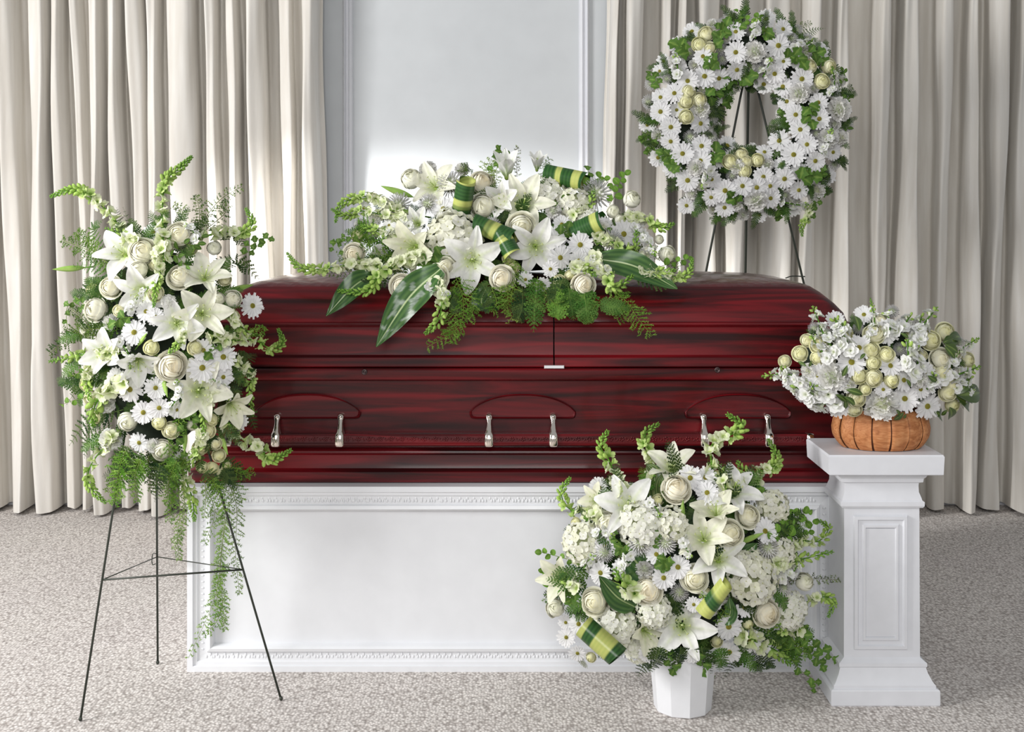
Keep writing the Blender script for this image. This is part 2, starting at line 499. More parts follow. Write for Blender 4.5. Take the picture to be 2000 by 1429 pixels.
def lid_part(xa, xb, name, label=None):
    mb = MB(); mb.rings([ring(*r, rad=0.03 if r[0] < 1.14 else 0.05) for r in lid])
    L = world_loc(casket)
    mb.v = [(p[0] - L[0], p[1] - L[1], p[2] - L[2]) for p in mb.v]
    me = mb.mesh(name, M_CASK)
    me.materials.append(M_CASKTOP)
    bm = bmesh.new(); bm.from_mesh(me)
    for pl, no in ((xa, (-1, 0, 0)), (xb, (1, 0, 0))):
        if pl is None: continue
        g = bm.verts[:] + bm.edges[:] + bm.faces[:]
        r_ = bmesh.ops.bisect_plane(bm, geom=g, dist=1e-6, plane_co=(pl - L[0], 0, 0), plane_no=no, clear_outer=True)
        ed = [e for e in r_['geom_cut'] if isinstance(e, bmesh.types.BMEdge)]
        bmesh.ops.holes_fill(bm, edges=ed)
    bmesh.ops.recalc_face_normals(bm, faces=bm.faces)
    for f in bm.faces:
        if f.normal.z > .80 and f.calc_center_median().z + L[2] > 1.247: f.material_index = 1
    for e in bm.edges:
        if len(e.link_faces) == 2 and e.calc_face_angle(0) > math.radians(28): e.smooth = False
    bm.to_mesh(me); bm.free()
    o = bpy.data.objects.new(name, me); COL.objects.link(o); o.parent = casket
    return o
XS = X_(1082, 0.06)
lid_part(None, XS - .0022, 'lid')
lid_part(XS + .0022, None, 'lid')
# raised lug panels with the soft arch outline
for cxp in (601, 1021, 1441):
    c = X_(cxp, .08); zt = Z_(768, .08); zb_ = Z_(817, .08); hw = 104 / 588.
    out = []
    N = 30
    for i in range(N + 1):
        t = i / N
        x = -hw + 2 * hw * t
        k = 1 - abs(2 * t - 1) ** 2.3
        out.append((x, zb_ + .022 + (zt - zb_ - .022) * k ** .8))
    out += [(hw * .995, zb_ + .012), (hw * .97, zb_ + .003), (hw * .9, zb_)]
    out += [(-hw * .9, zb_), (-hw * .97, zb_ + .003), (-hw * .995, zb_ + .012)]
    out.reverse()
    mz = (zt + zb_) / 2
    mb = MB()
    rr = []
    for sc, y in ((1.0, .088), (1.0, .074), (.985, .070), (.955, .068), (.93, .071), (.90, .074), (.5, .075)):
        rr.append([(c + x * (1 - (1 - sc) * .45), y, mz + (z - mz) * (1 - (1 - sc) * 1.6 if sc > .6 else .3)) for x, z in out])
    mb.rings(rr, False, True)
    o = mb.obj('lug_panel', M_CASK, casket, autos=40)
# handle bar with carved relief
xl, xr = X_(452, .03), X_(1577, .03)
bp_ = [(.060, .731), (.036, .729), (.028, .732), (.026, .737), (.030, .741), (.031, .762), (.036, .768), (.060, .768)]
mb = MB(); mb.rings([[(xl, y, z) for y, z in bp_], [(xr, y, z) for y, z in bp_]])
bar = mb.obj('handle_bar', M_CASK, casket, autos=30)
mb = MB(); rnd = random.Random(7)
x = xl + .02; i = 0
while x < xr - .02:
    for q in range(5):
        a = q * 2 * math.pi / 5 + i
        mb.ell((x + .0055 * math.cos(a), .0305, .752 + .0055 * math.sin(a)), (.0036, .0018, .0036), 6, 4)
    mb.ell((x + .014, .0305, .755), (.006, .0016, .0025), 6, 4, M=Matrix.Rotation(.6, 3, 'Y'))
    mb.ell((x + .022, .0305, .749), (.006, .0016, .0025), 6, 4, M=Matrix.Rotation(-.6, 3, 'Y'))
    x += .036; i += 1
o = mb.obj('carved_ornament', M_CASK, bar); o['kind'] = 'stuff'; o.location = (0, 0, 0)
for a, b in ((xl - .024, xl), (xr, xr + .024)):
    mb = MB(); rr = []
    for t, g in ((0, -.004), (.1, .0), (.5, .0025), (.9, .002), (1, 0)):
        xx = a + (b - a) * (t if a < 0 else 1 - t)
        rr.append([(xx, y - g if y < .05 else y, z + (g if z > .75 else -g)) for y, z in bp_])
    mb.rings(rr); tag(mb.obj('bar_tip', M_CHROME, casket, autos=40), 'pale metal tip of the handle bar')
for hx in (538, 663, 955, 1081, 1377, 1503):
    cx = X_(hx, .03)
    mb = MB()
    rr = []
    for z, hw, yf, yb_ in ((.831, .004, .064, .088), (.829, .0085, .058, .09), (.822, .0100, .054, .09), (.815, .0095, .052, .088), (.811, .0072, .050, .080), (.800, .0066, .045, .074),
                           (.787, .0078, .038, .068), (.776, .0100, .030, .066), (.770, .0122, .024, .064), (.764, .0132, .021, .062), (.750, .0136, .019, .061), (.736, .0138, .018, .061), (.729, .0132, .020, .061), (.726, .010, .026, .058)):
        pts = []
        for q in range(16):
            a = 2 * math.pi * q / 16
            ca, sa = math.cos(a), math.sin(a)
            r_ = 1 if q % 4 else .93
            px_ = (abs(ca) ** .6) * (1 if ca > 0 else -1) * hw * 1.2 * r_
            t = (abs(sa) ** .6) * (1 if sa > 0 else -1)
            pts.append((cx + px_, (yf + yb_) / 2 + t * (yb_ - yf) / 2, z))
        rr.append(pts)
    mb.rings(rr)
    for q in (-.55, 0, .55):
        mb.ell((cx + q * .011, .0195, .748), (.0016, .0022, .013), 6, 6)
    mb.ell((cx, .0525, .821), (.0055, .004, .0055), 8, 6)
    tag(mb.obj('handle_arm', M_CHROME, casket), 'shiny silvery handle arm clasping the bar')
for sx, sy in ((712, 726), (1401, 722)):
    p = P(sx, sy, .053)
    mb = MB()
    rr = []
    for r_, y in ((.0095, .003), (.0095, -.003), (.0075, -.005), (.0055, -.003), (.004, .001), (.003, -.002)):
        rr.append([(p.x + r_ * math.cos(a * math.pi / 8), p.y + y, p.z + r_ * math.sin(a * math.pi / 8)) for a in range(16)])
    mb.rings(rr); tag(mb.obj('screw', M_DARKMETAL, casket), 'small dark round screw cap')
mb = MB(); a = P(1063, 713.5, .05); b = P(1102, 719.5, .05)
mb.rings([[(a.x, .058, b.z), (b.x, .058, b.z), (b.x, .058, a.z), (a.x, .058, a.z)],
          [(a.x, .050, b.z), (b.x, .050, b.z), (b.x, .050, a.z), (a.x, .050, a.z)],
          [(a.x + .002, .048, b.z + .002), (b.x - .002, .048, b.z + .002), (b.x - .002, .048, a.z - .002), (a.x + .002, .048, a.z - .002)]])
tag(mb.obj('latch_plate', plain('brushed_plate', (0.8, 0.8, 0.82), 0.45, 0.3), casket, smooth=False), 'small silver plate under the lid seam')

# ------------------------------------------------------------------ pedestal
PCX, PCY = X_(1731, -.285), -0.148
ped = empty('pedestal', (PCX, PCY, 0), 'square white column pedestal with recessed front panel at right', 'pedestal')
def sq(z, h, dk=0.80, dx=0.0):
    hd = h * dk
    return [(PCX + dx - h, PCY - hd, z), (PCX + dx + h, PCY - hd, z), (PCX + dx + h, PCY + hd, z), (PCX + dx - h, PCY + hd, z)]
zt = .763
def pedpart(name, lv, autos=25):
    mb = MB(); mb.rings([sq(z, h) for z, h in lv]); return mb.obj(name, M_PED, ped, autos=autos)
pedpart('plinth', [(0, .1625), (.004, .165), (.046, .165), (.050, .162), (.052, .155), (.060, .155), (.066, .150), (.072, .146), (.092, .136), (.108, .131), (.112, .134), (.122, .134), (.126, .128), (.134, .119), (.136, .1165)])
mb = MB()
mb.rings([sq(.136, .1165), sq(.592, .1150)], False, False)
mb.obj('shaft', M_PED, ped, smooth=False)
pedpart('capital', [(.592, .1150), (.594, .124), (.600, .128), (.612, .128), (.616, .122), (.624, .120), (.640, .114), (.660, .113), (.668, .114), (.672, .124), (.684, .126), (.688, .131), (.694, .134), (.700, .136), (.7005, .160)])
pedpart('cap_slab', [(.7005, .168), (.703, .173), (.757, .1755), (.763, .172)])
fy = PCY - .1155 * .80
mb = MB(); rr = []
for i, d in ((0, 0), (.003, .009), (.012, .010), (.016, .003), (.026, .003), (.030, .0085), (.036, .0085), (.041, .0)):
    x0, x1, z0, z1 = PCX - .088 + i, PCX + .078 - i, .160 + i, .570 - i
    rr.append([(x0, fy - d, z0), (x1, fy - d, z0), (x1, fy - d, z1), (x0, fy - d, z1)])
mb.rings(rr, False, False); mb.obj('panel_moulding', M_PED, ped, autos=30)
mb = MB(); mb.box((PCX - .05, fy - .004, .20), (PCX + .04, fy, .53)); mb.obj('panel', M_PED, ped, smooth=False)

# ------------------------------------------------------------------ basket
BX, BY, BZ = X_(1720, -.15), -0.150, .763
basket = empty('splint_basket', (BX, BY, BZ), 'oval orange-brown splint basket standing on the white pedestal', 'basket')
bw = [(0, .118), (.012, .132), (.035, .146), (.060, .149), (.085, .144), (.112, .134), (.122, .132)]
def brad(t):
    h = t * .122
    for i in range(len(bw) - 1):
        if h <= bw[i + 1][0]:
            k = (h - bw[i][0]) / (bw[i + 1][0] - bw[i][0]); return bw[i][1] + (bw[i + 1][1] - bw[i][1]) * k
    return bw[-1][1]
NS = 16
DK = .74
for k in range(NS):
    a0 = 2 * math.pi * (k / NS)  + .012; a1 = 2 * math.pi * ((k + 1) / NS) - .012
    off = .0015 if k % 2 else .0035
    mb = MB()
    def fn(u, v, a0=a0, a1=a1, off=off):
        nar = 1 - .07 * (1 - smooth01(v * 2.4))
        am = (a0 + a1) / 2; a = am + (a0 - am + (a1 - a0) * u) * nar
        r = brad(v) + off + .002 * math.sin(math.pi * u)
        return (BX + r * math.cos(a), BY + DK * r * math.sin(a), BZ + .002 + v * .122)
    def fin(u, v, f=fn):
        p = f(u, v); return (BX + (p[0] - BX) * .985, BY + (p[1] - BY) * .985, p[2])
    mb.grid(fn, 5, 12); mb.grid(fin, 5, 12)
    nb = 6 * 13
    for j in range(12):
        for e in (0, 5):
            a = j * 6 + e; mb.f.append((a, a + 6, nb + a + 6, nb + a))
    mb.obj('splint', M_BASKET, basket)
mb = MB(); rr = []
for h, s_ in ((0.0, 0.05), (0.0, .97), (.03, .985), (.06, .985), (.08, .985), (.10, .98), (.10, .1)):
    r = brad(h / .122) * s_
    rr.append([(BX + r * math.cos(2 * math.pi * i / 32), BY + DK * r * math.sin(2 * math.pi * i / 32), BZ + .001 + h) for i in range(32)])
mb.rings(rr); mb.obj('gap_shade', M_BASKETDARK, basket)  # dark shell added behind the splints; its colour shades the gaps
mb = MB()
def fr(u, v):
    a = 2 * math.pi * u; b = 2 * math.pi * v
    r = brad(1) + .004 + .003 * math.cos(b)
    return (BX + r * math.cos(a), BY + DK * r * math.sin(a), BZ + .114 + .009 * math.sin(b))
mb.grid(fr, 40, 8, closeu=True); mb.obj('rim', M_BASKET, basket)

# ------------------------------------------------------------------ pot
QX, QY = X_(1333, -.29), -.290
pot = tag(bpy.data.objects.new('flower_pot', None), 'white faceted pot on the carpet holding the tall arrangement', 'pot')
COL.objects.link(pot); pot.location = (QX, QY, 0)
mb = MB(); rr = []
NF = 10
for z, r, rd in ((0, .080, 0), (.004, .086, 0), (.030, .0885, 0), (.12, .096, 0), (.178, .101, 0), (.181, .105, 1), (.196, .106, 1), (.198, .098, 1), (.18, .093, 1), (.15, .09, 1)):
    ring_ = []
    for i in range(NF * 4):
        a = 2 * math.pi * (i / (NF * 4)) - math.pi / 2 + math.pi / NF * .35
        t = ((i / 4.0) % 1 - .5) * 2 * math.pi / NF
        f = math.cos(math.pi / NF) / math.cos(t)
        k = 1 if rd else f * 1.0
        rr_ = r * (k if not rd else 1)
        ring_.append((QX + rr_ * math.cos(a), QY + rr_ * math.sin(a), z))
    rr.append(ring_)
mb.rings(rr); mb.obj('pot_body', M_POT, pot, autos=20)
mb = MB(); mb.ell((QX, QY, .155), (.088, .088, .03), 16, 6); mb.obj('soil_foam', M_FOAM, pot)

# ------------------------------------------------------------------ wire easels
def rod(name, pts, r, parent):
    mb = MB(); mb.tube(pts, r, 8); return mb.obj(name, M_WIRE, parent)
apex = P(297, 505, -.10)
easel = empty('wire_easel', (apex.x, -.18, 0), 'dark green wire tripod easel carrying the tall standing spray at left', 'easel')
f1 = P(157, 1408, -.386); f1.z = .004
f2 = P(549, 1368, -.234); f2.z = .004
f3 = P(308, 1297, .068); f3.z = .004
back = P(304, 560, -.04)
rod('leg', [f1, apex], .0036, easel); rod('leg', [f2, apex], .0036, easel); rod('leg', [f3, back, apex], .0036, easel)
def at_py(a, b, py):
    lo, hi = 0., 1.
    for _ in range(40):
        m = (lo + hi) / 2; q = a.lerp(b, m)
        y = HY + (1.5 - q.z) * FPX / (q.y + 4)
        if y > py: lo = m
        else: hi = m
    return a.lerp(b, lo)
b1 = at_py(f1, apex, 1132); b2 = at_py(f2, apex, 1112); b3 = at_py(f3, back, 1087)
rod('brace', [b1, b2], .0030, easel)
rod('brace', [b1, b3], .0018, easel); rod('brace', [b3, b2], .0018, easel)
mb = MB(); hk = b3 + Vector((-.012, -.004, 0))
mb.tube(catmull([hk + Vector((.012, 0, .01)), hk + Vector((0, 0, .012)), hk + Vector((-.004, 0, -.008)), hk + Vector((-.002, 0, -.024)), hk + Vector((.008, 0, -.022))], 12), .0016, 6)
mb.obj('hook', M_WIRE, easel)
for f in (f1, f2, f3):
    mb = MB(); mb.ell(f + Vector((0, 0, .003)), (.006, .006, .007), 8, 6); mb.obj('foot', M_WIRE, easel)
for d in (0, 1):
    a = at_py((f1, f2)[d], apex, 700)
    mb = MB(); mb.tube([a, a + Vector((0, -.03, .0)), a + Vector((0, -.04, .02))], .003, 6); mb.obj('support_hook', M_WIRE, easel)

WYD = 1.30
easel2 = empty('wire_easel', (X_(1460, WYD), 1.35, 0), 'dark wire tripod easel standing behind the casket, holding the wreath', 'easel')
ap = P(1463, 112, 1.37)
def down(p1, p2, Y0, Y1):
    """straight leg through two photo points, carried on to the floor"""
    a = P(*p1, Y0); b = P(*p2, Y0 + (Y1 - Y0) * .38)
    d = b - a; t = (a.z - .004) / (a.z - b.z)
    return a, a + d * t
A1, B1 = down((1447, 185), (1380, 525), 1.36, 1.22)
A2, B2 = down((1482, 185), (1568, 545), 1.36, 1.30)
A3, B3 = down((1462, 160), (1456, 525), 1.385, 1.70)
rod('leg', [B1, A1, ap], .0050, easel2); rod('leg', [B2, A2, ap], .0050, easel2); rod('leg', [B3, A3, ap], .0058, easel2)
q1 = A1.lerp(B1, .6); q2 = A2.lerp(B2, .6); q3 = A3.lerp(B3, .6)
rod('brace', [q1, q2], .003, easel2); rod('brace', [q2, q3], .002, easel2); rod('brace', [q3, q1], .002, easel2)
hk = P(1562, 541, 1.27)
mb = MB(); mb.tube(catmull([P(1534, 543, 1.26), P(1548, 539, 1.26), P(1572, 540, 1.28)], 8), .0026, 6); mb.obj('hook', M_WIRE, easel2)

# ------------------------------------------------------------------ flower building blocks (unit size, facing +Z)
TAU = 2 * math.pi
WHITE = (0.89, 0.885, 0.86); CREAM = (0.84, 0.83, 0.62); PALEG = (0.66, 0.76, 0.36); YGREEN = (0.42, 0.58, 0.13)
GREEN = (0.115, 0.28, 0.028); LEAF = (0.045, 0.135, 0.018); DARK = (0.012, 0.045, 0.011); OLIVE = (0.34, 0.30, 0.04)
MROT = Matrix.Rotation

def rose_petal(r, z0, phi, span, a0, lift, tint, edge, seed, nu=6, nv=5):
    """petal on a shell of radius r, rim at latitude phi"""
    mb = MB()
    def fn(u, v):
        s = (u * 2 - 1)
        a = a0 + s * span / 2
        e = smooth01((v - .70) / .30)
        ph = math.radians(-62 + (phi + 62) * (v * (1 - .20 * abs(s + .15 * math.sin(seed)) ** 2.5)))
        rr = r + .035 * s + .015 * math.sin(seed + s * 3)
        x = max(.02, rr * math.cos(ph)) + lift * e * (1 - .3 * s * s)
        z = z0 + r * .98 * math.sin(ph) - lift * .55 * e * e + .025 * math.sin(seed * 2 + s * 6) * e
        return (x * math.cos(a), x * math.sin(a), z)
    mb.grid(fn, nu, nv, lambda u, v: mixc(tint, edge, v ** 1.2))
    return mb

def make_rose(name, inner, outer, seed, tight=0.0):
    rnd = random.Random(seed)
    core = MB()
    core.ell((0, 0, .0), (.45, .45, .46), 10, 8, inner)
    ls = [(.50, .03, 80, 2, .02), (.58, .02, 72, 3, .03), (.66, 0.0, 60, 3, .04), (.73, -.02, 46, 4, .05), (.79, -.03, 31, 4, .07)]
    for k, (r, z0, phi, n, lift) in enumerate(ls):
        ph = rnd.uniform(0, TAU)
        for i in range(n):
            t = mixc(inner, outer, k / 4)
            p = rose_petal(r * (1 - tight * .14), z0 + tight * .12 + rnd.uniform(-.02, .02), phi + tight * 8 + rnd.uniform(-4, 4), TAU / n * 1.30, ph + i * TAU / n, lift, mixc(t, inner, .35), t, rnd.uniform(0, 9), 6, 5)
            core.add(p, Matrix.Identity(4))
    core.ell((0, 0, -.62), (.26, .26, .22), 8, 4, GREEN)
    me = core.mesh(name, M_ROSE)
    out = []
    for (r, z0, phi, lift, n) in ((.83, -.05, 17, .13, 3), (.87, -.10, 2, .19, 3)):
        p = rose_petal(r * (1 - tight * .22), z0 + tight * .12, phi + tight * 22, TAU / n * 1.22, 0, lift * (1 - tight * .6), mixc(inner, outer, .7), outer, seed, 8, 6).mesh('petal', M_ROSE)
        ph = rnd.uniform(0, TAU)
        for i in range(n): out.append(('petal', p, MROT(ph + i * TAU / n + rnd.uniform(-.1, .1), 4, 'Z') @ Matrix.Scale(rnd.uniform(.94, 1.06), 4)))
    return me, out

def make_lily(name, seed, openness=1.0, tint=PALEG, wht=WHITE):
    rnd = random.Random(seed)
    def petal(wd, sd):
        mb = MB()
        N = 10
        path = [(0.05, -.30 + .3 * (1 - openness) * 0)]
        th0 = math.radians(28 * openness + 9); th1 = math.radians(108 * openness + 24 * (1 - openness))
        L = 1.12; x, z = .05, -.30
        for i in range(N):
            t = (i + .5) / N
            th = th0 + (th1 - th0) * t ** 1.1
            x += math.sin(th) * L / N; z += math.cos(th) * L / N
            path.append((x, z))
        def fn(u, v):
            k = v * N; i = min(int(k), N - 1); f = k - i
            px_ = path[i][0] + (path[i + 1][0] - path[i][0]) * f; pz = path[i][1] + (path[i + 1][1] - path[i][1]) * f
            s = u * 2 - 1
            w_ = wd * (math.sin(math.pi * (v * .93 + .035)) ** .75) * (1.0 - .25 * v)
            y = s * w_
            cup = .28 * w_ * s * s + .03 * math.exp(-(s * 5) ** 2)
            ruf = .018 * math.sin(v * 14 + sd + s * 2) * abs(s)
            return (px_ - .5 * cup, y, pz + cup + ruf)
        def cf(u, v):
            s = abs(u * 2 - 1)
            c = mixc(tint, wht, smooth01((v - .02) / .42) * .85 + .15 * min(1, s * 2))
            if s < .12 and v < .7: c = mixc(c, tint, .30)
            return c
        mb.grid(fn, 8, N, cf)
        return mb.mesh('petal', M_PETAL)
    pw = petal(.345, 1.0); pn = petal(.255, 2.5)
    out = []
    for i in range(6):
        out.append(('petal', pw if i % 2 else pn, MROT(i * TAU / 6 + rnd.uniform(-.12, .12), 4, 'Z') @ MROT(rnd.uniform(-.12, .12), 4, 'Y') @ MROT(rnd.uniform(-.15, .15), 4, 'X')))
    core = MB()
    core.ell((0, 0, -.30), (.10, .10, .14), 8, 5, YGREEN)
    for i in range(6):
        a = i * TAU / 6 + .3
        tip = Vector((.24 * math.cos(a), .24 * math.sin(a), .30 + rnd.uniform(-.03, .05)))
        core.tube(catmull([(0, 0, -.25), (.08 * math.cos(a), .08 * math.sin(a), .05), tip], 5), .012, 4, PALEG, .008)
        core.ell(tip, (.055, .018, .018), 6, 4, mixc(PALEG, OLIVE, .35), MROT(a + 1.57, 3, 'Z'))
    core.tube([(0, 0, -.25), (.02, .02, .1), (.05, .03, .40)], .016, 5, YGREEN)
    core.ell((.05, .03, .42), (.035, .035, .025), 6, 4, PALEG)
    me = core.mesh(name, M_PETAL)
    return me, out

def make_daisy(name, seed, droop=0.0):
    rnd = random.Random(seed)
    mb = MB()
    for lay in range(2):
        n = 15
        for i in range(n):
            a = (i + .5 * lay) * TAU / n + rnd.uniform(-.07, .07)
            L = rnd.uniform(.88, 1.03) * (1 if lay == 0 else .88)
            el = rnd.uniform(-.12, .16) + (0.18 if lay else 0) - droop
            wd = rnd.uniform(.085, .115)
            bend = rnd.uniform(-.15, .12)
            def fn(u, v, L=L, el=el, wd=wd, bend=bend, a=a, lay=lay):
                s = u * 2 - 1
                x = .12 + (L - .12) * v
                ww = wd * (.45 + .65 * math.sin(min(1, v * 1.05) * math.pi * .62)) * (1 if v < .95 else .72)
                y = s * ww
                z = .02 * lay + math.tan(el) * (x - .12) * .6 + bend * v * v * .35 + .03 * s * s
                if v > .95 and abs(s) < .1: x -= .03
                return (x * math.cos(a) - y * math.sin(a), x * math.sin(a) + y * math.cos(a), z)
            mb.grid(fn, 2, 4, lambda u, v: mixc((.82, .84, .76), (.885, .88, .885), v * 3))
    mb.tube([(0, 0, -.02), (0, 0, -.5)], .035, 5, GREEN)
    me = mb.mesh(name, M_PETAL)
    c = MB()
    c.ell((0, 0, .03), (.20, .20, .10), 12, 6, OLIVE)
    for i in range(40):
        r = .185 * math.sqrt((i + .5) / 40); a = i * 2.39996
        z = .03 + .10 * math.sqrt(max(0, 1 - (r / .20) ** 2))
        c.ell((r * math.cos(a), r * math.sin(a), z), (.02, .02, .022), 4, 3, mixc((.50, .42, .05), (.18, .20, .03), 1 - i / 40) if i > 8 else (.22, .26, .05))
    return me, [('flower_center', c.mesh('flower_center', M_PETAL), Matrix.Identity(4))]

def make_carnation(name, seed, col=WHITE, inner=CREAM, n=44, mum=False):
    rnd = random.Random(seed)
    mb = MB()
    for i in range(n):
        t = (i + .5) / n
        th = math.acos(1 - t * 1.15) ; a = i * 2.39996
        L = rnd.uniform(.88, 1.05)
        wd = (.13 if mum else .30) * rnd.uniform(.8, 1.2)
        R = MROT(a, 4, 'Z') @ MROT(th * .95, 4, 'Y') @ MROT(rnd.uniform(0, 6.28) if not mum else 0, 4, 'Z')
        ph = rnd.uniform(0, 6)
        def fn(u, v, L=L, wd=wd, ph=ph):
            s = u * 2 - 1
            if mum:
                return (wd * s * math.sin(math.pi * (v * .8 + .15)), .10 * v * v + .05 * s * s, .15 + (L - .15) * v)
            return (wd * s * (.3 + .8 * v), .07 * math.sin(s * 8 + ph) * v * v + .04 * math.sin(ph), .2 + (L - .2) * v + .05 * math.sin(s * 11 + ph) * v - .12 * s * s)
        mb.grid(fn, 2 if mum else 6, 3, lambda u, v: mixc(inner, col, v * 1.3 + (t - .3)))
        for k in range(len(mb.v) - (3 if mum else 7) * 4, len(mb.v)):
            p = R @ Vector(mb.v[k]); mb.v[k] = (p.x, p.y, p.z * .85 - .15)
    mb.ell((0, 0, -.1), (.5, .5, .5), 8, 5, mixc(inner, GREEN, .3))
    return mb.mesh(name, M_PETAL), []

def make_hydrangea(name, seed, col=(.84, .85, .72)):
    rnd = random.Random(seed)
    mb = MB(); n = 64
    mb.ell((0, 0, -.15), (.74, .74, .62), 12, 7, (.60, .66, .38))
    for i in range(n):
        t = (i + .5) / n
        th = math.acos(1 - t * 1.25) + rnd.uniform(-.06, .06); a = i * 2.39996 + rnd.uniform(-.15, .15)
        R = rnd.uniform(.84, .98)
        M = MROT(a, 4, 'Z') @ MROT(th, 4, 'Y') @ Matrix.Translation((0, 0, R)) @ MROT(rnd.uniform(0, 6), 4, 'Z') @ MROT(rnd.uniform(-.3, .3), 4, 'X') @ Matrix.Scale(rnd.uniform(.19, .245), 4)
        f = MB()
        c = mixc(col, (.87, .86, .80), rnd.random())
        for q in range(4):
            aq = q * TAU / 4
            def fn(u, v, aq=aq):
                s = u * 2 - 1
                x = .05 + .95 * v; y = .62 * s * math.sin(math.pi * (v * .72 + .14)); z = .25 * v * v - .1 * s * s
                return (x * math.cos(aq) - y * math.sin(aq), x * math.sin(aq) + y * math.cos(aq), z)
            f.grid(fn, 2, 2, lambda u, v: c)
        f.ell((0, 0, .05), (.1, .1, .1), 4, 3, (.62, .66, .25))
        mb.add(f, M)
    for k, p in enumerate(mb.v): mb.v[k] = (p[0], p[1], p[2] * .8 - .2)
    return mb.mesh(name, M_PETAL), []

def make_bud(name):
    mb = MB()
    def fn(u, v):
        a = u * TAU; r = .19 * math.sin(math.pi * (v ** .85 * .96 + .02)) * (1 + .10 * math.cos(3 * a))
        return (r * math.cos(a), r * math.sin(a), -1 + 2 * v)
    mb.grid(fn, 12, 10, lambda u, v: mixc((.26, .46, .10), mixc((.50, .66, .20), (.30, .5, .1), abs(math.cos(3 * u * math.pi))), .3 + .7 * math.sin(v * 3)), closeu=True)
    mb.tube([(0, 0, -1), (.02, 0, -1.5)], .05, 5, GREEN)
    return mb.mesh(name, M_LEAF), []

def floret(col, throat, n=5, seed=0, cup=.5):
    rnd = random.Random(seed); mb = MB()
    for i in range(n):
        a = i * TAU / n + rnd.uniform(-.2, .2); L = rnd.uniform(.85, 1.1); ph = rnd.uniform(0, 6)
        def fn(u, v, a=a, L=L, ph=ph):
            s = u * 2 - 1
            x = .12 + L * .88 * v ** 1.1
            y = .50 * s * math.sin(math.pi * (v * .7 + .14))
            z = cup * (v - .2) ** 1 * (1 - .6 * v) * 1.2 + .09 * math.sin(s * 3 + ph) * v - .1
            return (x * math.cos(a) - y * math.sin(a), x * math.sin(a) + y * math.cos(a), z)
        mb.grid(fn, 3, 3, lambda u, v: mixc(throat, col, v * 1.6))
    # tube
    mb.grid(lambda u, v: ((.14 + .10 * v) * math.cos(u * TAU), (.14 + .10 * v) * math.sin(u * TAU), -.65 + .65 * v), 6, 1, lambda u, v: throat, closeu=True)
    return mb

FL_SNAP = [floret((.82, .85, .62), (.62, .74, .30), 5, k, .9).mesh('floret', M_PETAL) for k in range(2)]
FL_SNAPG = [floret((.58, .72, .28), (.30, .50, .09), 4, k + 5, 1.2).mesh('floret', M_PETAL) for k in range(2)]
FL_STOCK = []
for k in range(3):
    a_ = floret((.88, .88, .87), (.80, .84, .66), 5, k + 10, .3)
    b_ = floret((.88, .88, .87), (.80, .84, .66), 4, k + 20, .8)
    a_.add(b_, Matrix.Translation((0, 0, .12)) @ Matrix.Scale(.62, 4))
    FL_STOCK.append(a_.mesh('floret', M_PETAL))

PROTO = {
 'rose': [make_rose('rose', (.93, .89, .64), (.95, .94, .82), 1), make_rose('rose', (.93, .91, .70), (.95, .94, .84), 2, .5), make_rose('rose', (.94, .86, .64), (.95, .93, .82), 3, .2)],
 'rosebud': [make_rose('rose', (.91, .91, .70), (.94, .93, .82), 4, 1.0)],
 'spray_rose': [make_rose('spray_rose', (.92, .90, .50), (.94, .93, .68), 5), make_rose('spray_rose', (.91, .89, .48), (.93, .92, .64), 6, .5), make_rose('spray_rose', (.93, .90, .54), (.94, .93, .72), 8, .2)],
 'lily': [make_lily('lily', 1), make_lily('lily', 2, .88), make_lily('lily', 3, .8, PALEG, (.88, .87, .74))],
 'lilytrumpet': [make_lily('lily', 4, .55, (.58, .72, .26)), make_lily('lily', 5, .6, PALEG, (.87, .86, .70))],
 'lilyhalf': [make_lily('lily', 6, .25, (.5, .68, .22))],
 'daisy': [make_daisy('daisy', 1), make_daisy('daisy', 2, .12), make_daisy('daisy', 3, -.1), make_daisy('daisy', 4, .05)],
 'carnation': [make_carnation('carnation', 1), make_carnation('carnation', 2, (.87, .86, .84), (.80, .82, .66))],
 'mum': [make_carnation('cushion_mum', 3, (.86, .85, .86), (.68, .72, .50), 90, True)],
 'hydrangea': [make_hydrangea('hydrangea', 1), make_hydrangea('hydrangea', 2, (.82, .82, .64))],
 'bud': [make_bud('lily_bud')],
}
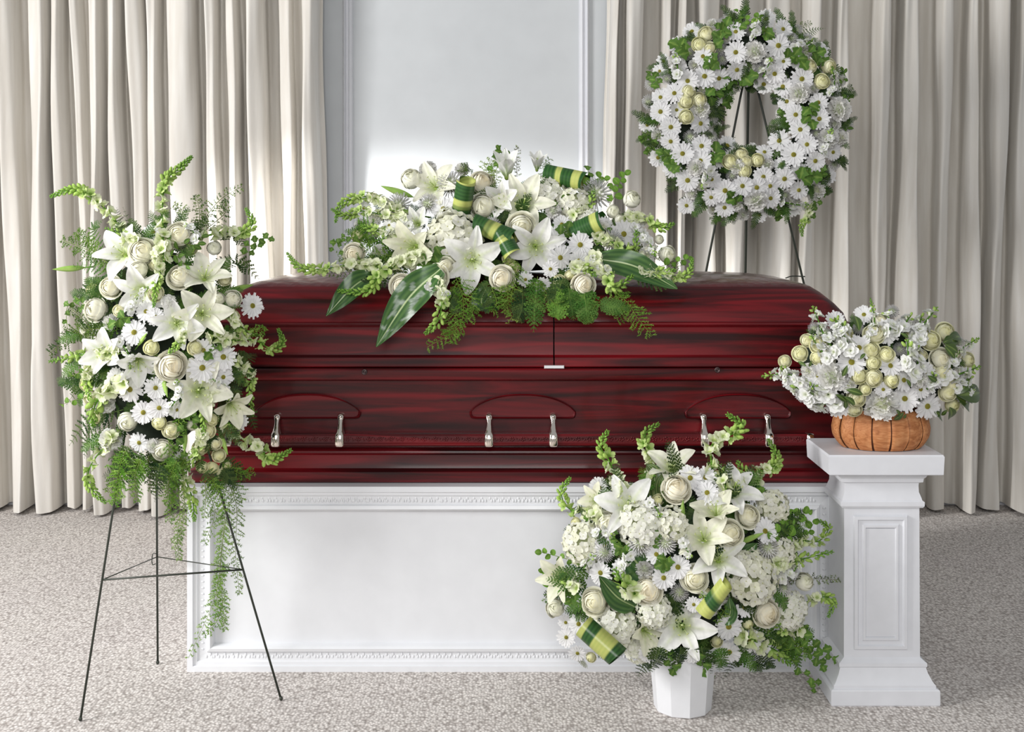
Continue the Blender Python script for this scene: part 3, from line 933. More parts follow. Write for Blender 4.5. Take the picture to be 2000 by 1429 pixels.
# filler fern frond, unit length along +X, face +Z
def leather_frond(pts, w, up, col, seed, npin=13):
    """fern frond along pts; returns MB"""
    rnd = random.Random(seed); mb = MB()
    N = len(pts) - 1
    L = sum((pts[i + 1] - pts[i]).length for i in range(N))
    mb.tube(pts, w * .022, 4, mixc(col, YGREEN, .25), w * .008)
    for k in range(npin):
        t = .06 + .93 * k / (npin - 1)
        i = min(int(t * N), N - 1); f = t * N - i
        p = pts[i].lerp(pts[i + 1], f); d = (pts[i + 1] - pts[i]).normalized()
        side = d.cross(up).normalized(); nrm = side.cross(d).normalized()
        pl = .62 * w * (math.sin(math.pi * min(1, .28 + t * .72)) ** .8) * rnd.uniform(.8, 1.15) + w * .04
        for sg in (-1, 1):
            ax = (side * sg + d * (.45 + .5 * t) + nrm * rnd.uniform(-.18, .12)).normalized()
            bx = ax.cross(nrm).normalized()
            c = mixc(col, mixc(col, YGREEN, .35), rnd.random() * .5)
            m = 4
            for q in range(m):
                s = (q + .4) / m
                o = p + ax * pl * s
                ll = pl * .24 * (1.15 - s * .7)
                for s2 in (-1, 1):
                    tip = o + (bx * s2 * 1.0 + ax * .8) * ll
                    e = ax * pl * .115
                    b = [mb.vert(o - e * .6, c), mb.vert(o + e, c), mb.vert(tip + e * .25, c), mb.vert((o + tip) * .5 - e * .75 + bx * s2 * ll * .2, c)]
                    mb.f.append(tuple(b))
            b = [mb.vert(p, c), mb.vert(p + ax * pl * .6 + bx * pl * .07, c), mb.vert(p + ax * pl * 1.1, c), mb.vert(p + ax * pl * .6 - bx * pl * .07, c)]
            mb.f.append(tuple(b))
    return mb

FERNS = []
for k in range(4):
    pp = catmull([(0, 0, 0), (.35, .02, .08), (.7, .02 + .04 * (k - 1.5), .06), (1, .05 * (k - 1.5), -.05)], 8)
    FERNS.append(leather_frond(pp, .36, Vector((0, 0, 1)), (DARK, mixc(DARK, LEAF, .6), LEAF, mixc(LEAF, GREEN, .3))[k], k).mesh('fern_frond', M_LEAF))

def asparagus(pts, w, up, col, seed, n=None):
    rnd = random.Random(seed); mb = MB()
    N = len(pts) - 1
    L = sum((pts[i + 1] - pts[i]).length for i in range(N))
    mb.tube(pts, .0013, 4, mixc(col, OLIVE, .3), .0007)
    nb = n or int(L / .0065)
    for k in range(nb):
        t = (k + .5) / nb
        i = min(int(t * N), N - 1); f = t * N - i
        p = pts[i].lerp(pts[i + 1], f); d = (pts[i + 1] - pts[i]).normalized()
        side = d.cross(up).normalized()
        sg = 1 if k % 2 else -1
        ax = (side * sg * rnd.uniform(.6, 1.1) + d * rnd.uniform(.2, .8) + up * rnd.uniform(-.5, .5) + Vector((0, 0, -.15))).normalized()
        bl = .72 * w * rnd.uniform(.35, 1.0) * (math.sin(math.pi * min(1, .22 + t * .72)) ** .7 + .08)
        c0 = mixc(col, YGREEN, rnd.random() * .5)
        # branchlet
        sd = ax.cross(up).normalized() * .0004
        e = p + ax * bl
        b = [mb.vert(p - sd, c0), mb.vert(p + sd, c0), mb.vert(e, c0)]; mb.f.append(tuple(b))
        nc = max(2, int(bl / .0052))
        for q in range(nc):
            o = p + ax * bl * ((q + 1) / nc)
            for r in range(6):
                dv = (Vector((rnd.gauss(0, 1), rnd.gauss(0, 1), rnd.gauss(0, 1))).normalized() + ax * .5).normalized()
                ln = rnd.uniform(.005, .0095)
                sv = dv.orthogonal().normalized() * .0014
                b = [mb.vert(o - sv, c0), mb.vert(o + sv, c0), mb.vert(o + dv * ln, c0)]; mb.f.append(tuple(b))
    return mb

def leafmesh(name, kind):
    mb = MB()
    if kind == 'round':
        wf = lambda v: .46 * math.sin(math.pi * (v * .94 + .04)) ** .55
        col = GREEN
    elif kind == 'ivy':
        wf = lambda v: .50 * (math.sin(math.pi * (v * .95 + .03)) ** .6) * (1 + .28 * math.cos(v * 13))
        col = LEAF
    elif kind == 'long':
        wf = lambda v: .20 * math.sin(math.pi * (v * .97 + .015)) ** .85
        col = DARK
    else:
        wf = lambda v: .30 * math.sin(math.pi * (v * .96 + .02)) ** .8
        col = LEAF
    def fn(u, v):
        s = u * 2 - 1; w_ = wf(v)
        return (v, s * w_, .12 * abs(s) * w_ * 2 - .16 * v * v + .06 * math.sin(v * 3))
    mb.grid(fn, 6, 8, lambda u, v: mixc(col, YGREEN, .45 if abs(u - .5) < .05 else .10 + .1 * abs(u - .5)))
    return mb.mesh(name, M_GLOSSLEAF if kind == 'long' else M_LEAF)
LEAFM = {k: leafmesh('leaf', k) for k in ('round', 'ivy', 'long', 'oval')}

def frame(n, up=Vector((0, 0, 1))):
    n = n.normalized()
    x = up.cross(n)
    if x.length < 1e-4: x = Vector((1, 0, 0))
    x.normalize(); y = n.cross(x)
    return Matrix((x, y, n)).transposed().to_4x4()

class Arr:
    def __init__(s, name, label, cat, base, cx, cy, rx, ry, Y0, dY, seed, ringR=None, tube=None):
        s.o = empty(name, base, label, cat)
        s.base = Vector(base); s.cx, s.cy, s.rx, s.ry, s.Y0, s.dY = cx, cy, rx, ry, Y0, dY
        s.rnd = random.Random(seed); s.placed = []; s.ringR = ringR; s.tubew = tube; s.surff = None
    def surf(s, px, py):
        if s.surff: return s.surff(px, py)
        if s.ringR:
            r = math.hypot(px - s.cx, (py - s.cy)); t = min(1, abs(r - s.ringR) / s.tubew)
            return s.Y0 - s.dY * math.sqrt(max(0, 1 - t * t))
        r2 = ((px - s.cx) / s.rx) ** 2 + ((py - s.cy) / s.ry) ** 2
        return s.Y0 - s.dY * math.sqrt(max(0, 1 - min(1, r2)))
    def nrm(s, px, py, k=.75):
        if s.ringR:
            dx, dy = px - s.cx, s.cy - py; r = math.hypot(dx, dy) or 1
            t = max(-1, min(1, (r - s.ringR) / s.tubew)) * k
            return Vector((dx / r * t, -1, dy / r * t)).normalized()
        return Vector(((px - s.cx) / s.rx * k, -1, (s.cy - py) / s.ry * k + .1)).normalized()
    def add(s, kind, px, py, size, face=None, dy=0.0, var=None):
        rnd = s.rnd
        Y = s.surf(px, py) + dy
        p = P(px, py, Y)
        sc = size * (.53 if kind in ('daisy', 'bud') else .56) * (Y + 4) / FPX
        c = (CAMP - p).normalized()
        n = s.nrm(px, py)
        if face is not None:
            d = (c + Vector((face[0], 0, face[1]))).normalized()
        else:
            d = (c * .45 + n * .75 + Vector((rnd.gauss(0, .14), 0, rnd.gauss(0, .14)))).normalized()
        pr = PROTO[kind]; me, subs = pr[(var if var is not None else rnd.randrange(len(pr))) % len(pr)]
        tw = rnd.uniform(0, TAU)
        if kind == 'bud':
            # face = direction on the picture in which the bud points
            d = (Vector((face[0], 0, face[1])).normalized() + Vector((0, -.35, 0))).normalized()
        M = Matrix.Translation(p - s.base) @ frame(d) @ MROT(tw, 4, 'Z') @ Matrix.Scale(sc, 4)
        nm = me.name.split('.')[0]
        o = inst(nm, me, s.o, M)
        for n2, m2, M2 in subs: inst(n2, m2, o, M2)
        s.placed.append((px, py, size))
        return o
    def many(s, kind, txt, dy=0.0):
        for it in txt.split(';'):
            q = [float(x) for x in it.replace(',', ' ').split()]
            if len(q) < 3: continue
            s.add(kind, q[0], q[1], q[2], (q[3], q[4]) if len(q) >= 5 else None, dy)
    def path(s, pts, n, dy=0.0, lift=0.0, Ys=None):
        out = []
        for i, (x, y) in enumerate(pts):
            t = i / max(1, len(pts) - 1)
            Y = (s.surf(x, y) + dy - lift * t) if Ys is None else Ys[0] + (Ys[1] - Ys[0]) * t
            out.append(P(x, y, Y))
        return catmull(out, n)
    def spike(s, pts, w=26, kind='snap', dy=-.01, tip=.42, Ys=None):
        """curved flower spike; florets are sub-parts"""
        rnd = s.rnd
        L = sum(math.hypot(pts[i + 1][0] - pts[i][0], pts[i + 1][1] - pts[i][1]) for i in range(len(pts) - 1))
        c = s.path(pts, 24, dy, .02, Ys)
        k = (c[0].y + 4) / FPX
        mb = MB(); mb.tube(c, w * k * .07, 6, GREEN, w * k * .03)
        nm = 'snapdragon' if kind == 'snap' else 'stock'
        st = mb.obj(nm, M_LEAF, s.o)
        step = w * (.19 if kind == 'snap' else .24)
        n = max(3, int(L * (1 - tip) / step))
        for i in range(n):
            t = (i + .3) / n * (1 - tip)
            f = t * 24; a = int(f); p = c[a].lerp(c[min(a + 1, 24)], f - a); d = (c[min(a + 1, 24)] - c[max(a - 1, 0)]).normalized()
            e = frame(d)
            ang = i * 2.39996 + rnd.uniform(-.3, .3)
            r = (e @ Vector((math.cos(ang), math.sin(ang), 0)))
            if r.y > .2: r = r - 1.4 * Vector((0, r.y, 0)); r.normalize()
            q = (r + d * (.25 + .5 * t)).normalized()
            sz = w * k * (.50 if kind == 'snap' else .44) * (1 - .35 * t / max(.01, 1 - tip)) * rnd.uniform(.9, 1.15)
            M = Matrix.Translation(p + q * w * k * .26 - world_loc(s.o)) @ frame(q) @ MROT(rnd.uniform(0, 6), 4, 'Z') @ Matrix.Scale(sz, 4)
            if kind == 'snap':
                ml = FL_SNAP if t < (1 - tip) * .72 else FL_SNAPG
            else: ml = FL_STOCK
            inst('floret', rnd.choice(ml), st, M)
        # green buds to the tip
        mb = MB()
        t = 1 - tip; j = 0
        while t < 1.0:
            f = t * 24; a = min(int(f), 23); p = c[a].lerp(c[a + 1], f - a); d = (c[a + 1] - c[a]).normalized(); e = frame(d)
            ww = w * k * (.27 * (1 - (t - (1 - tip)) / tip) + .085)
            if kind != 'snap': ww *= .55
            for q in range(3):
                ang = j * 1.3 + q * TAU / 3
                r = e @ Vector((math.cos(ang), math.sin(ang), 0)); dd = (r * .8 + d).normalized()
                mb.ell(p + r * ww * .75 + dd * ww * .3, (ww * .42, ww * .42, ww * .75), 5, 4, mixc((.42, .60, .14), (.17, .37, .05), smooth01((t - (1 - tip)) / tip) * .9 + rnd.uniform(-.15, .1)), frame(dd).to_3x3())
            t += max(.012, ww / k * .85 / L); j += 1
        mb.v = [(p[0], p[1], p[2]) for p in mb.v]
        L0 = world_loc(s.o); mb.v = [(p[0] - L0.x, p[1] - L0.y, p[2] - L0.z) for p in mb.v]
        mb.obj('buds', M_LEAF, st, local=True)
        return st
    def asp(s, pts, w=26, col=GREEN, dy=0.0, Ys=None):
        c = s.path(pts, 20, dy, .0, Ys)
        k = (c[0].y + 4) / FPX
        return asparagus(c, w * k, Vector((0, -1, 0)), col, s.rnd.random()).obj('asparagus_fern', M_LEAF, s.o)
    def frond(s, pts, w=34, col=DARK, dy=.02, Ys=None, npin=13):
        c = s.path(pts, 12, dy, .0, Ys)
        k = (c[0].y + 4) / FPX
        up = (Vector((0, -1, .25)) + Vector((s.rnd.uniform(-.3, .3), 0, 0))).normalized()
        return leather_frond(c, w * k, up, col, s.rnd.random(), npin).obj('fern_frond', M_LEAF, s.o)
    def sprig(s, pts, size=16, kind='round', n=6, dy=-.01, name='leafy_sprig', col=None):
        rnd = s.rnd
        c = s.path(pts, 16, dy)
        k = (c[0].y + 4) / FPX
        mb = MB(); mb.tube(c, .0011, 5, mixc(GREEN, OLIVE, .3), .0007)
        st = mb.obj(name, M_LEAF, s.o)
        for i in range(n):
            t = (i + .8) / n; a = min(int(t * 16), 15); p = c[a].lerp(c[a + 1], t * 16 - a); d = (c[a + 1] - c[a]).normalized()
            side = d.cross(Vector((0, -1, 0))).normalized() * (1 if i % 2 else -1)
            if i == n - 1: side *= .1
            ax = (side * rnd.uniform(.7, 1.1) + d * .6 + Vector((0, rnd.uniform(-.5, .1), 0))).normalized()
            nn = (Vector((rnd.uniform(-.5, .5), -1, rnd.uniform(-.2, .6)))); nn = (nn - ax * nn.dot(ax)).normalized()
            y = nn.cross(ax)
            R = Matrix((ax, y, nn)).transposed().to_4x4()
            sz = size * k * rnd.uniform(.62, .92)
            inst('leaf', LEAFM[kind], st, Matrix.Translation(p - world_loc(s.o)) @ R @ Matrix.Scale(sz, 4))
        return st
    def leaf(s, x0, y0, x1, y1, kind='long', dy=-.005, curl=0):
        a = P(x0, y0, s.surf(x0, y0) + dy); b = P(x1, y1, s.surf(x1, y1) + dy - .01)
        ax = (b - a); L = ax.length; ax.normalize()
        nn = Vector((s.rnd.uniform(-.3, .3), -1, s.rnd.uniform(.0, .6))); nn = (nn - ax * nn.dot(ax)).normalized()
        R = Matrix((ax, nn.cross(ax), nn)).transposed().to_4x4()
        return inst('leaf', LEAFM[kind], s.o, Matrix.Translation(a - s.base) @ R @ Matrix.Scale(L, 4))
    def blade(s, pts, w, Ys, colA=(.028, .095, .022), colB=(.20, .36, .09), name='broad_leaf', fold=.25, vein=(.50, .62, .28), spots=None, label=None, wp=.9):
        c = catmull([P(x, y, Ys[0] + (Ys[1] - Ys[0]) * i / (len(pts) - 1)) for i, (x, y) in enumerate(pts)], 22)
        k = (c[0].y + 4) / FPX
        mb = MB()
        def fn(u, v, off=0.0):
            a = min(int(v * 22), 21); p = c[a].lerp(c[a + 1], v * 22 - a); d = (c[a + 1] - c[a]).normalized()
            side = d.cross(Vector((0, -1, .2))).normalized(); n = side.cross(d).normalized()
            if n.y > 0: n = -n
            s_ = u * 2 - 1
            ww = w * k / 2 * math.sin(math.pi * (v * .86 + .13)) ** wp
            return p + side * s_ * ww + n * (fold * ww * abs(s_) + .004 * math.sin(v * 17 + s_ * 2) * abs(s_) - off)
        def cf(u, v):
            s_ = u * 2 - 1
            if abs(s_) < .09: return vein
            st = .5 + .5 * math.sin(abs(s_) * 16 - v * 5)
            c_ = mixc(colA, colB, st * .35)
            if spots and v > spots and v < .85 and noise.noise(Vector((u * 5, v * 11, 1))) > .14: c_ = mixc(c_, (.66, .70, .68), .25 + .6 * abs(noise.noise(Vector((u * 30, v * 60, 4)))))
            return c_
        mb.grid(fn, 22, 44, cf)
        mb.grid(lambda u, v: fn(1 - u, v, .0008), 22, 22, lambda u, v: mixc(colA, colB, .3))
        return tag(mb.obj(name, M_GLOSSLEAF, s.o), label)
    def loop(s, px, py, length, dia, ang, Y, stripes=3, yellow=.5, sweep=300, start=-60, flat=.75, taper=1.0, label=None, yaw=0.3, lightc=(.52, .55, .16)):
        """leaf strip rolled into a tube; axis at ang degrees on the picture"""
        k = (Y + 4) / FPX
        c = P(px, py, Y)
        ax = Vector((math.cos(math.radians(ang)), -yaw, math.sin(math.radians(ang)))).normalized()
        sd = Vector((0, -1, 0)); sd = (sd - ax * sd.dot(ax)).normalized(); up = ax.cross(sd)
        mb = MB()
        rnd = random.Random(px)
        ph = rnd.uniform(0, 6)
        def fn(u, v, dr=0.0):
            a = math.radians(start + sweep * u)
            r = dia * k / 2 * (1 + (taper - 1) * v) * (1 - .22 * u) - dr
            x = (v - .5) * length * k * (1 - .10 * math.sin(u * 3)) + .004 * math.sin(u * 6 + ph)
            return c + ax * x + sd * (r * math.cos(a)) * 1.0 + up * (r * math.sin(a)) * flat
        def cf(u, v):
            vv = v + .10 * math.sin(u * 3 + ph) + u * .12
            q = math.sin(vv * stripes * TAU + ph) + .30 * math.sin(vv * stripes * 17 + ph * 2)
            t = smooth01((q - (1 - 2 * yellow) + .18) / .36)
            fine = .5 + .5 * math.sin(vv * 70)
            return mixc(mixc((.016, .07, .014), (.05, .15, .03), fine * .6), mixc(lightc, (.36, .48, .10), .35 * fine), t)
        mb.grid(fn, 24, 64, cf)
        mb.grid(lambda u, v: fn(u, 1 - v, .0015), 24, 64, lambda u, v: cf(u, 1 - v))
        return tag(mb.obj('rolled_leaf', M_GLOSSLEAF, s.o), label)
    def core(s, sx=.62, sy=.62, back=.03, name='foam_blocker'):  # hidden foam mass added to stop light coming through the blooms
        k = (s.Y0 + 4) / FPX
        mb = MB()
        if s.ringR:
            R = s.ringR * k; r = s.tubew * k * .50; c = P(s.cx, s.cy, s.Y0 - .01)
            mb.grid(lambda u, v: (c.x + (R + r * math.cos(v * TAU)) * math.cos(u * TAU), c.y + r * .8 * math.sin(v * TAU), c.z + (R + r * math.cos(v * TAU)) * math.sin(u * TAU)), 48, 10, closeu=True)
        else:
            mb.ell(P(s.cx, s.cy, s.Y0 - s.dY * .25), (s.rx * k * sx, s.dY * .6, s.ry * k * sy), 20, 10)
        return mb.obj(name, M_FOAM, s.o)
    def region(s, px, py, f=1.0):
        if s.ringR: return abs(math.hypot(px - s.cx, py - s.cy) - s.ringR) < s.tubew * f
        return ((px - s.cx) / s.rx) ** 2 + ((py - s.cy) / s.ry) ** 2 < f * f
    def rand(s, f):
        while True:
            if s.ringR: ext = s.ringR + s.tubew; px = s.cx + s.rnd.uniform(-ext, ext); py = s.cy + s.rnd.uniform(-ext, ext)
            else: px = s.cx + s.rnd.uniform(-1, 1) * s.rx; py = s.cy + s.rnd.uniform(-1, 1) * s.ry
            if s.region(px, py, f): return px, py
    def ferns(s, n, size=80, f=.8, dy=.04, kinds=(0, 1, 2, 3), out=1.0):
        rnd = s.rnd
        for i in range(n):
            px, py = s.rand(f)
            p = P(px, py, s.surf(px, py) + dy + rnd.uniform(-.01, .02))
            if s.ringR:
                a = math.atan2(s.cy - py, px - s.cx)
                if math.hypot(px - s.cx, py - s.cy) < s.ringR: a += math.pi
                a += rnd.uniform(-1.2, 1.2)
            else:
                a = math.atan2((s.cy - py) / s.ry, (px - s.cx) / s.rx) + rnd.uniform(-.9, .9) * out
            ax = Vector((math.cos(a), rnd.uniform(-.10, .25), math.sin(a) - .1)).normalized()
            nn = Vector((rnd.uniform(-.4, .4), -1, rnd.uniform(0, .7))); nn = (nn - ax * nn.dot(ax)).normalized()
            R = Matrix((ax, nn.cross(ax), nn)).transposed().to_4x4()
            L = size * rnd.uniform(.75, 1.2) * (p.y + 4) / FPX
            inst('fern_frond', FERNS[rnd.choice(kinds)], s.o, Matrix.Translation(p - s.base) @ R @ Matrix.Scale(L, 4))
    def fill(s, kinds, n, f=.9, gap=.42, dy=.025):
        """flowers in the gaps left between the listed ones"""
        rnd = s.rnd; got = 0
        for _ in range(n * 60):
            if got >= n: break
            px, py = s.rand(f)
            kd, sz = rnd.choice(kinds)
            sz *= rnd.uniform(.85, 1.15)
            if all(math.hypot(px - a, py - b) > (sz + c) * gap for a, b, c in s.placed):
                s.add(kd, px, py, sz, dy=dy); got += 1
        return got

# ------------------------------------------------------------------ standing spray at left
A = Arr('standing_spray', 'tall white lily, rose and daisy spray with trailing green ferns on the left wire easel', 'flower spray',
        P(300, 640, -.14), 312, 680, 190, 290, -.13, .24, 11)
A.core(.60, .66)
A.many('lily', '239 494 105 -.5 .35; 345 631 98 0 .05; 395 612 108 .12 .1; 389 762 118 .1 .1; 400 538 96 .1 .75; 276 570 104 -.35 -.35')
A.many('lilytrumpet', '210 690 105 -.6 .2; 270 706 95 .1 -.7; 452 792 90 .55 -.75')
A.many('rose', '350 459 52; 278 490 52; 270 528 40; 215 560 42; 187 605 50; 350 540 46; 454 584 38; 335 715 58 .1 0; 317 879 44')
A.many('rosebud', '249 822 48; 426 584 32; 418 485 36')
A.many('spray_rose', '296 679 32; 382 679 30; 304 573 32; 439 545 26; 311 825 30; 334 840 34; 413 819 30; 405 843 30; 421 866 26; 428 890 26; 395 912 25; 415 913 25; 431 921 23; 441 908 22; 232 606 24')
A.many('carnation', '218 858 44; 330 590 30; 300 870 30')
A.many('daisy', '262 649 52; 285 608 42; 493 597 50 .6 .1; 395 718 58; 436 697 54; 397 684 46; 254 760 56; 304 757 46; 280 805 48; 311 796 46; 272 864 42; 436 736 42; 303 618 38; 464 822 42; 226 735 36; 345 800 34')
A.many('bud', '135 524 58 -1 -.05; 470 562 56 1 .25; 363 575 26 .3 .3; 322 754 44 .35 -1; 361 861 46 .05 -1; 436 864 50 .5 -1; 405 845 34 -.1 -1; 278 663 36 .8 1; 330 690 26 .2 1')
for pts, w_ in (([(250, 470), (215, 418), (172, 380), (140, 370), (98, 384)], 30), ([(320, 520), (318, 450), (318, 390), (326, 350), (352, 328), (375, 305)], 32),
                ([(405, 460), (440, 452), (472, 455), (493, 436), (480, 406)], 28), ([(235, 690), (180, 690), (140, 698), (96, 706)], 28),
                ([(415, 655), (450, 664), (496, 664), (532, 682), (552, 668), (543, 641)], 28), ([(455, 700), (490, 728), (488, 760), (494, 812)], 24),
                ([(250, 745), (205, 765), (184, 796), (182, 832)], 40), ([(445, 825), (480, 862), (509, 874), (524, 897), (545, 893), (569, 878)], 32),
                ([(222, 850), (208, 868), (180, 903), (171, 936), (185, 962), (207, 982)], 28), ([(396, 840), (392, 861), (378, 895), (362, 925)], 26),
                ([(352, 905), (366, 945), (376, 975), (380, 1018)], 30), ([(305, 490), (312, 530), (305, 560), (300, 600)], 22),
                ([(360, 650), (350, 670), (330, 690)], 20), ([(445, 610), (470, 640), (505, 655)], 24), ([(420, 770), (400, 800), (398, 850)], 24),
                ([(270, 470), (245, 460), (205, 445)], 24), ([(180, 710), (170, 740), (176, 780)], 24)):
    A.spike(pts, w_)
A.spike([(385, 470), (375, 450), (360, 440)], 26, 'stock', tip=.1); A.spike([(250, 610), (262, 590), (290, 560)], 24, 'stock', tip=.1); A.spike([(415, 740), (440, 760), (450, 780)], 24, 'stock', tip=.1)
A.spike([(230, 660), (250, 690), (255, 720)], 26, 'stock', tip=.1); A.spike([(330, 800), (350, 770), (345, 740)], 24, 'stock', tip=.1)
GA = (.20, .33, .10)
for pts, w_, c in (([(395, 470), (400, 430), (430, 390), (472, 364)], 26, LEAF), ([(380, 470), (390, 420), (382, 380)], 22, LEAF), ([(400, 450), (440, 415), (436, 395)], 20, LEAF), ([(350, 440), (356, 412), (340, 400)], 18, LEAF),
                   ([(220, 520), (175, 490), (120, 468)], 34, GREEN), ([(200, 500), (170, 470), (150, 452)], 26, GREEN), ([(200, 640), (150, 650), (96, 690)], 36, LEAF), ([(190, 660), (160, 620), (135, 600)], 26, LEAF),
                   ([(430, 920), (440, 985), (436, 1040), (430, 1110), (415, 1180), (368, 1285)], 30, GA), ([(440, 930), (462, 990), (460, 1080), (468, 1160)], 26, GA), ([(445, 990), (430, 1100), (435, 1180), (440, 1230)], 24, GA), ([(345, 930), (352, 1000), (346, 1050), (350, 1092)], 26, GA),
                   ([(325, 900), (335, 960), (330, 1020)], 26, GREEN), ([(355, 900), (360, 1000), (348, 1060)], 20, GA), ([(260, 880), (240, 930), (222, 984)], 34, GREEN), ([(225, 880), (225, 930), (210, 960)], 28, LEAF), ([(430, 900), (470, 925), (494, 920)], 26, GREEN), ([(440, 925), (460, 945), (474, 978)], 26, GREEN),
                   ([(400, 930), (402, 975), (398, 1010)], 20, GA), ([(400, 950), (420, 1000), (400, 1060)], 22, GA), ([(290, 890), (290, 930), (300, 960)], 24, LEAF), ([(235, 840), (200, 860), (180, 880)], 24, LEAF),
                   ([(330, 860), (330, 900), (320, 940)], 30, GREEN), ([(370, 880), (350, 920), (340, 980)], 26, GREEN), ([(455, 640), (490, 650), (520, 640)], 22, GREEN), ([(440, 1160), (425, 1210), (400, 1240)], 24, GREEN), ([(445, 1100), (425, 1140), (425, 1200)], 22, GREEN),
                   ([(370, 780), (350, 810), (352, 850)], 24, GREEN), ([(300, 690), (310, 720), (300, 750)], 24, LEAF), ([(250, 620), (225, 640), (200, 640)], 26, GREEN)):
    A.asp(pts, w_, c, Ys=(A.surf(*pts[0]) - .01, min(-.09, A.surf(*pts[0]))) if pts[-1][1] > 930 else None)
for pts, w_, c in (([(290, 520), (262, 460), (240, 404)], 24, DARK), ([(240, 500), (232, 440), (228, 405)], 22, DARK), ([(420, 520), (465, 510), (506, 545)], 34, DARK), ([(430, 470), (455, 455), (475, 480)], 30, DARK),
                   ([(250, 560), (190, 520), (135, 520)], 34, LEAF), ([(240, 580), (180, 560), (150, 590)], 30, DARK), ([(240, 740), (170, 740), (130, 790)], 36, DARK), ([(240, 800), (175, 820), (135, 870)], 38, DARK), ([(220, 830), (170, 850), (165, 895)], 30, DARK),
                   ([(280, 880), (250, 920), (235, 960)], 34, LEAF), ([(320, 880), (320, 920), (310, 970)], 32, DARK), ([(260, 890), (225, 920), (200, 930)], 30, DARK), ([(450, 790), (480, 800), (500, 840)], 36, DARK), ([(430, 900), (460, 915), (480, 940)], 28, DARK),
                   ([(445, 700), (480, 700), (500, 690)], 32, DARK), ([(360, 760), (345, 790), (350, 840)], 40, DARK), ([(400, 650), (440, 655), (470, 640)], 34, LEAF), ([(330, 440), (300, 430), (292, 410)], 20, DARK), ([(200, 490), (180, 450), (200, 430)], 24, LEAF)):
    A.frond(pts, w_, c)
for pts, sz, n, kd in (([(470, 480), (492, 478), (508, 466), (526, 466)], 17, 6, 'ivy'), ([(465, 500), (490, 490), (505, 480)], 16, 4, 'ivy'), ([(170, 610), (145, 590), (130, 605), (132, 650)], 15, 7, 'ivy'), ([(170, 600), (160, 590), (148, 580)], 14, 4, 'ivy'),
                       ([(180, 730), (150, 730), (118, 752)], 15, 6, 'ivy'), ([(190, 770), (150, 780), (120, 790)], 15, 5, 'round'), ([(260, 620), (240, 620), (225, 630)], 24, 4, 'ivy'), ([(350, 820), (345, 860), (360, 900)], 18, 6, 'ivy'),
                       ([(330, 500), (345, 500), (365, 520)], 18, 5, 'oval'), ([(375, 495), (390, 470), (398, 455)], 18, 5, 'oval'), ([(440, 650), (430, 670), (410, 690)], 22, 5, 'ivy'), ([(300, 480), (330, 470), (380, 480)], 20, 6, 'oval'), ([(380, 780), (370, 800), (380, 830)], 20, 6, 'ivy')):
    A.sprig(pts, sz, kd, n)
for pts, w_, c in (([(255, 872), (240, 910), (226, 968)], 44, DARK), ([(285, 895), (266, 930), (254, 972)], 38, LEAF), ([(312, 905), (306, 940), (302, 980)], 40, DARK), ([(342, 895), (337, 925), (332, 965)], 36, LEAF),
                   ([(400, 920), (418, 940), (434, 968)], 30, LEAF), ([(435, 915), (446, 930), (466, 955)], 28, DARK)):
    A.frond(pts, w_, c, dy=-.10)
for pts, w_ in (([(245, 880), (232, 920), (222, 985)], 36), ([(275, 895), (264, 930), (268, 980)], 32), ([(345, 900), (330, 940), (326, 990)], 30), ([(412, 930), (425, 960), (440, 1000)], 28)):
    A.asp(pts, w_, GREEN, dy=-.11)
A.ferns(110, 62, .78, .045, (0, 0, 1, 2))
A.fill([('daisy', 38), ('spray_rose', 28), ('carnation', 32), ('rosebud', 32)], 34, .82, .44)

# ------------------------------------------------------------------ casket spray
B = Arr('casket_spray', 'wide white casket spray of lilies, roses and hydrangea with striped leaves, lying on the lid', 'flower spray',
        (-.04, .36, 1.285), 975, 470, 350, 175, .1, .15, 22)
def bs(px, py):
    t = max(0.0, min(1.0, (600 - py) / 300.0))
    e = abs(px - 975) / 400.0
    y = -.035 + .36 * t ** 1.15 + .07 * e * e
    return y
B.surff = bs
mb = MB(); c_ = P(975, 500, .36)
mb.ell((c_.x, .36, 1.362), (.38, .20, .078), 20, 8); mb.obj('foam_blocker', M_FOAM, B.o)  # unseen light-blocking masses inside the casket spray
mb = MB(); mb.ell((c_.x, .34, 1.43), (.22, .13, .09), 20, 8); mb.obj('foam_blocker', M_FOAM, B.o)
B.many('lily', '923 508 118 .05 -.05; 1022 399 118 0 .35; 1046 482 108 .05 -.1; 848 362 96 -.4 .5')
B.many('lilytrumpet', '806 482 112 -.5 -.1; 980 392 80 -.3 .2; 815 436 70 -.4 .3')
B.add('lilyhalf', 989, 332, 90, (-.1, 2.0)); B.add('lilyhalf', 1049, 322, 60, (.1, 2.0))
B.many('rose', '941 357 50; 944 402 54 -.1 .1; 1019 443 54 .2 -.2; 691 496 42 -.1 .1; 786 559 48 0 0; 851 541 46; 980 543 48; 1140 556 46; 870 520 34')
B.many('rosebud', '803 351 52 -.3 .8; 1233 390 44 .5 .6; 1302 497 44 .4 .1; 1287 468 24; 1197 413 34; 1262 492 30; 1210 430 28')
B.many('hydrangea', '887 468 104 -.05 .05; 1072 374 66; 1124 398 66; 875 430 50; 1150 430 44')
B.many('mum', '1164 378 62; 880 360 56; 779 400 48; 836 398 40; 1195 470 44; 960 440 36')
B.many('carnation', '760 408 36; 835 330 34; 905 395 30; 1080 412 34; 1246 430 34; 1263 500 36; 1090 345 30; 780 460 34; 730 430 30; 1175 445 34')
B.many('daisy', '866 408 50; 1085 466 50; 1094 503 50; 1133 478 52; 1218 457 56; 1130 509 42; 1097 438 38; 1254 463 38; 1180 440 36; 760 440 30; 1075 525 34')
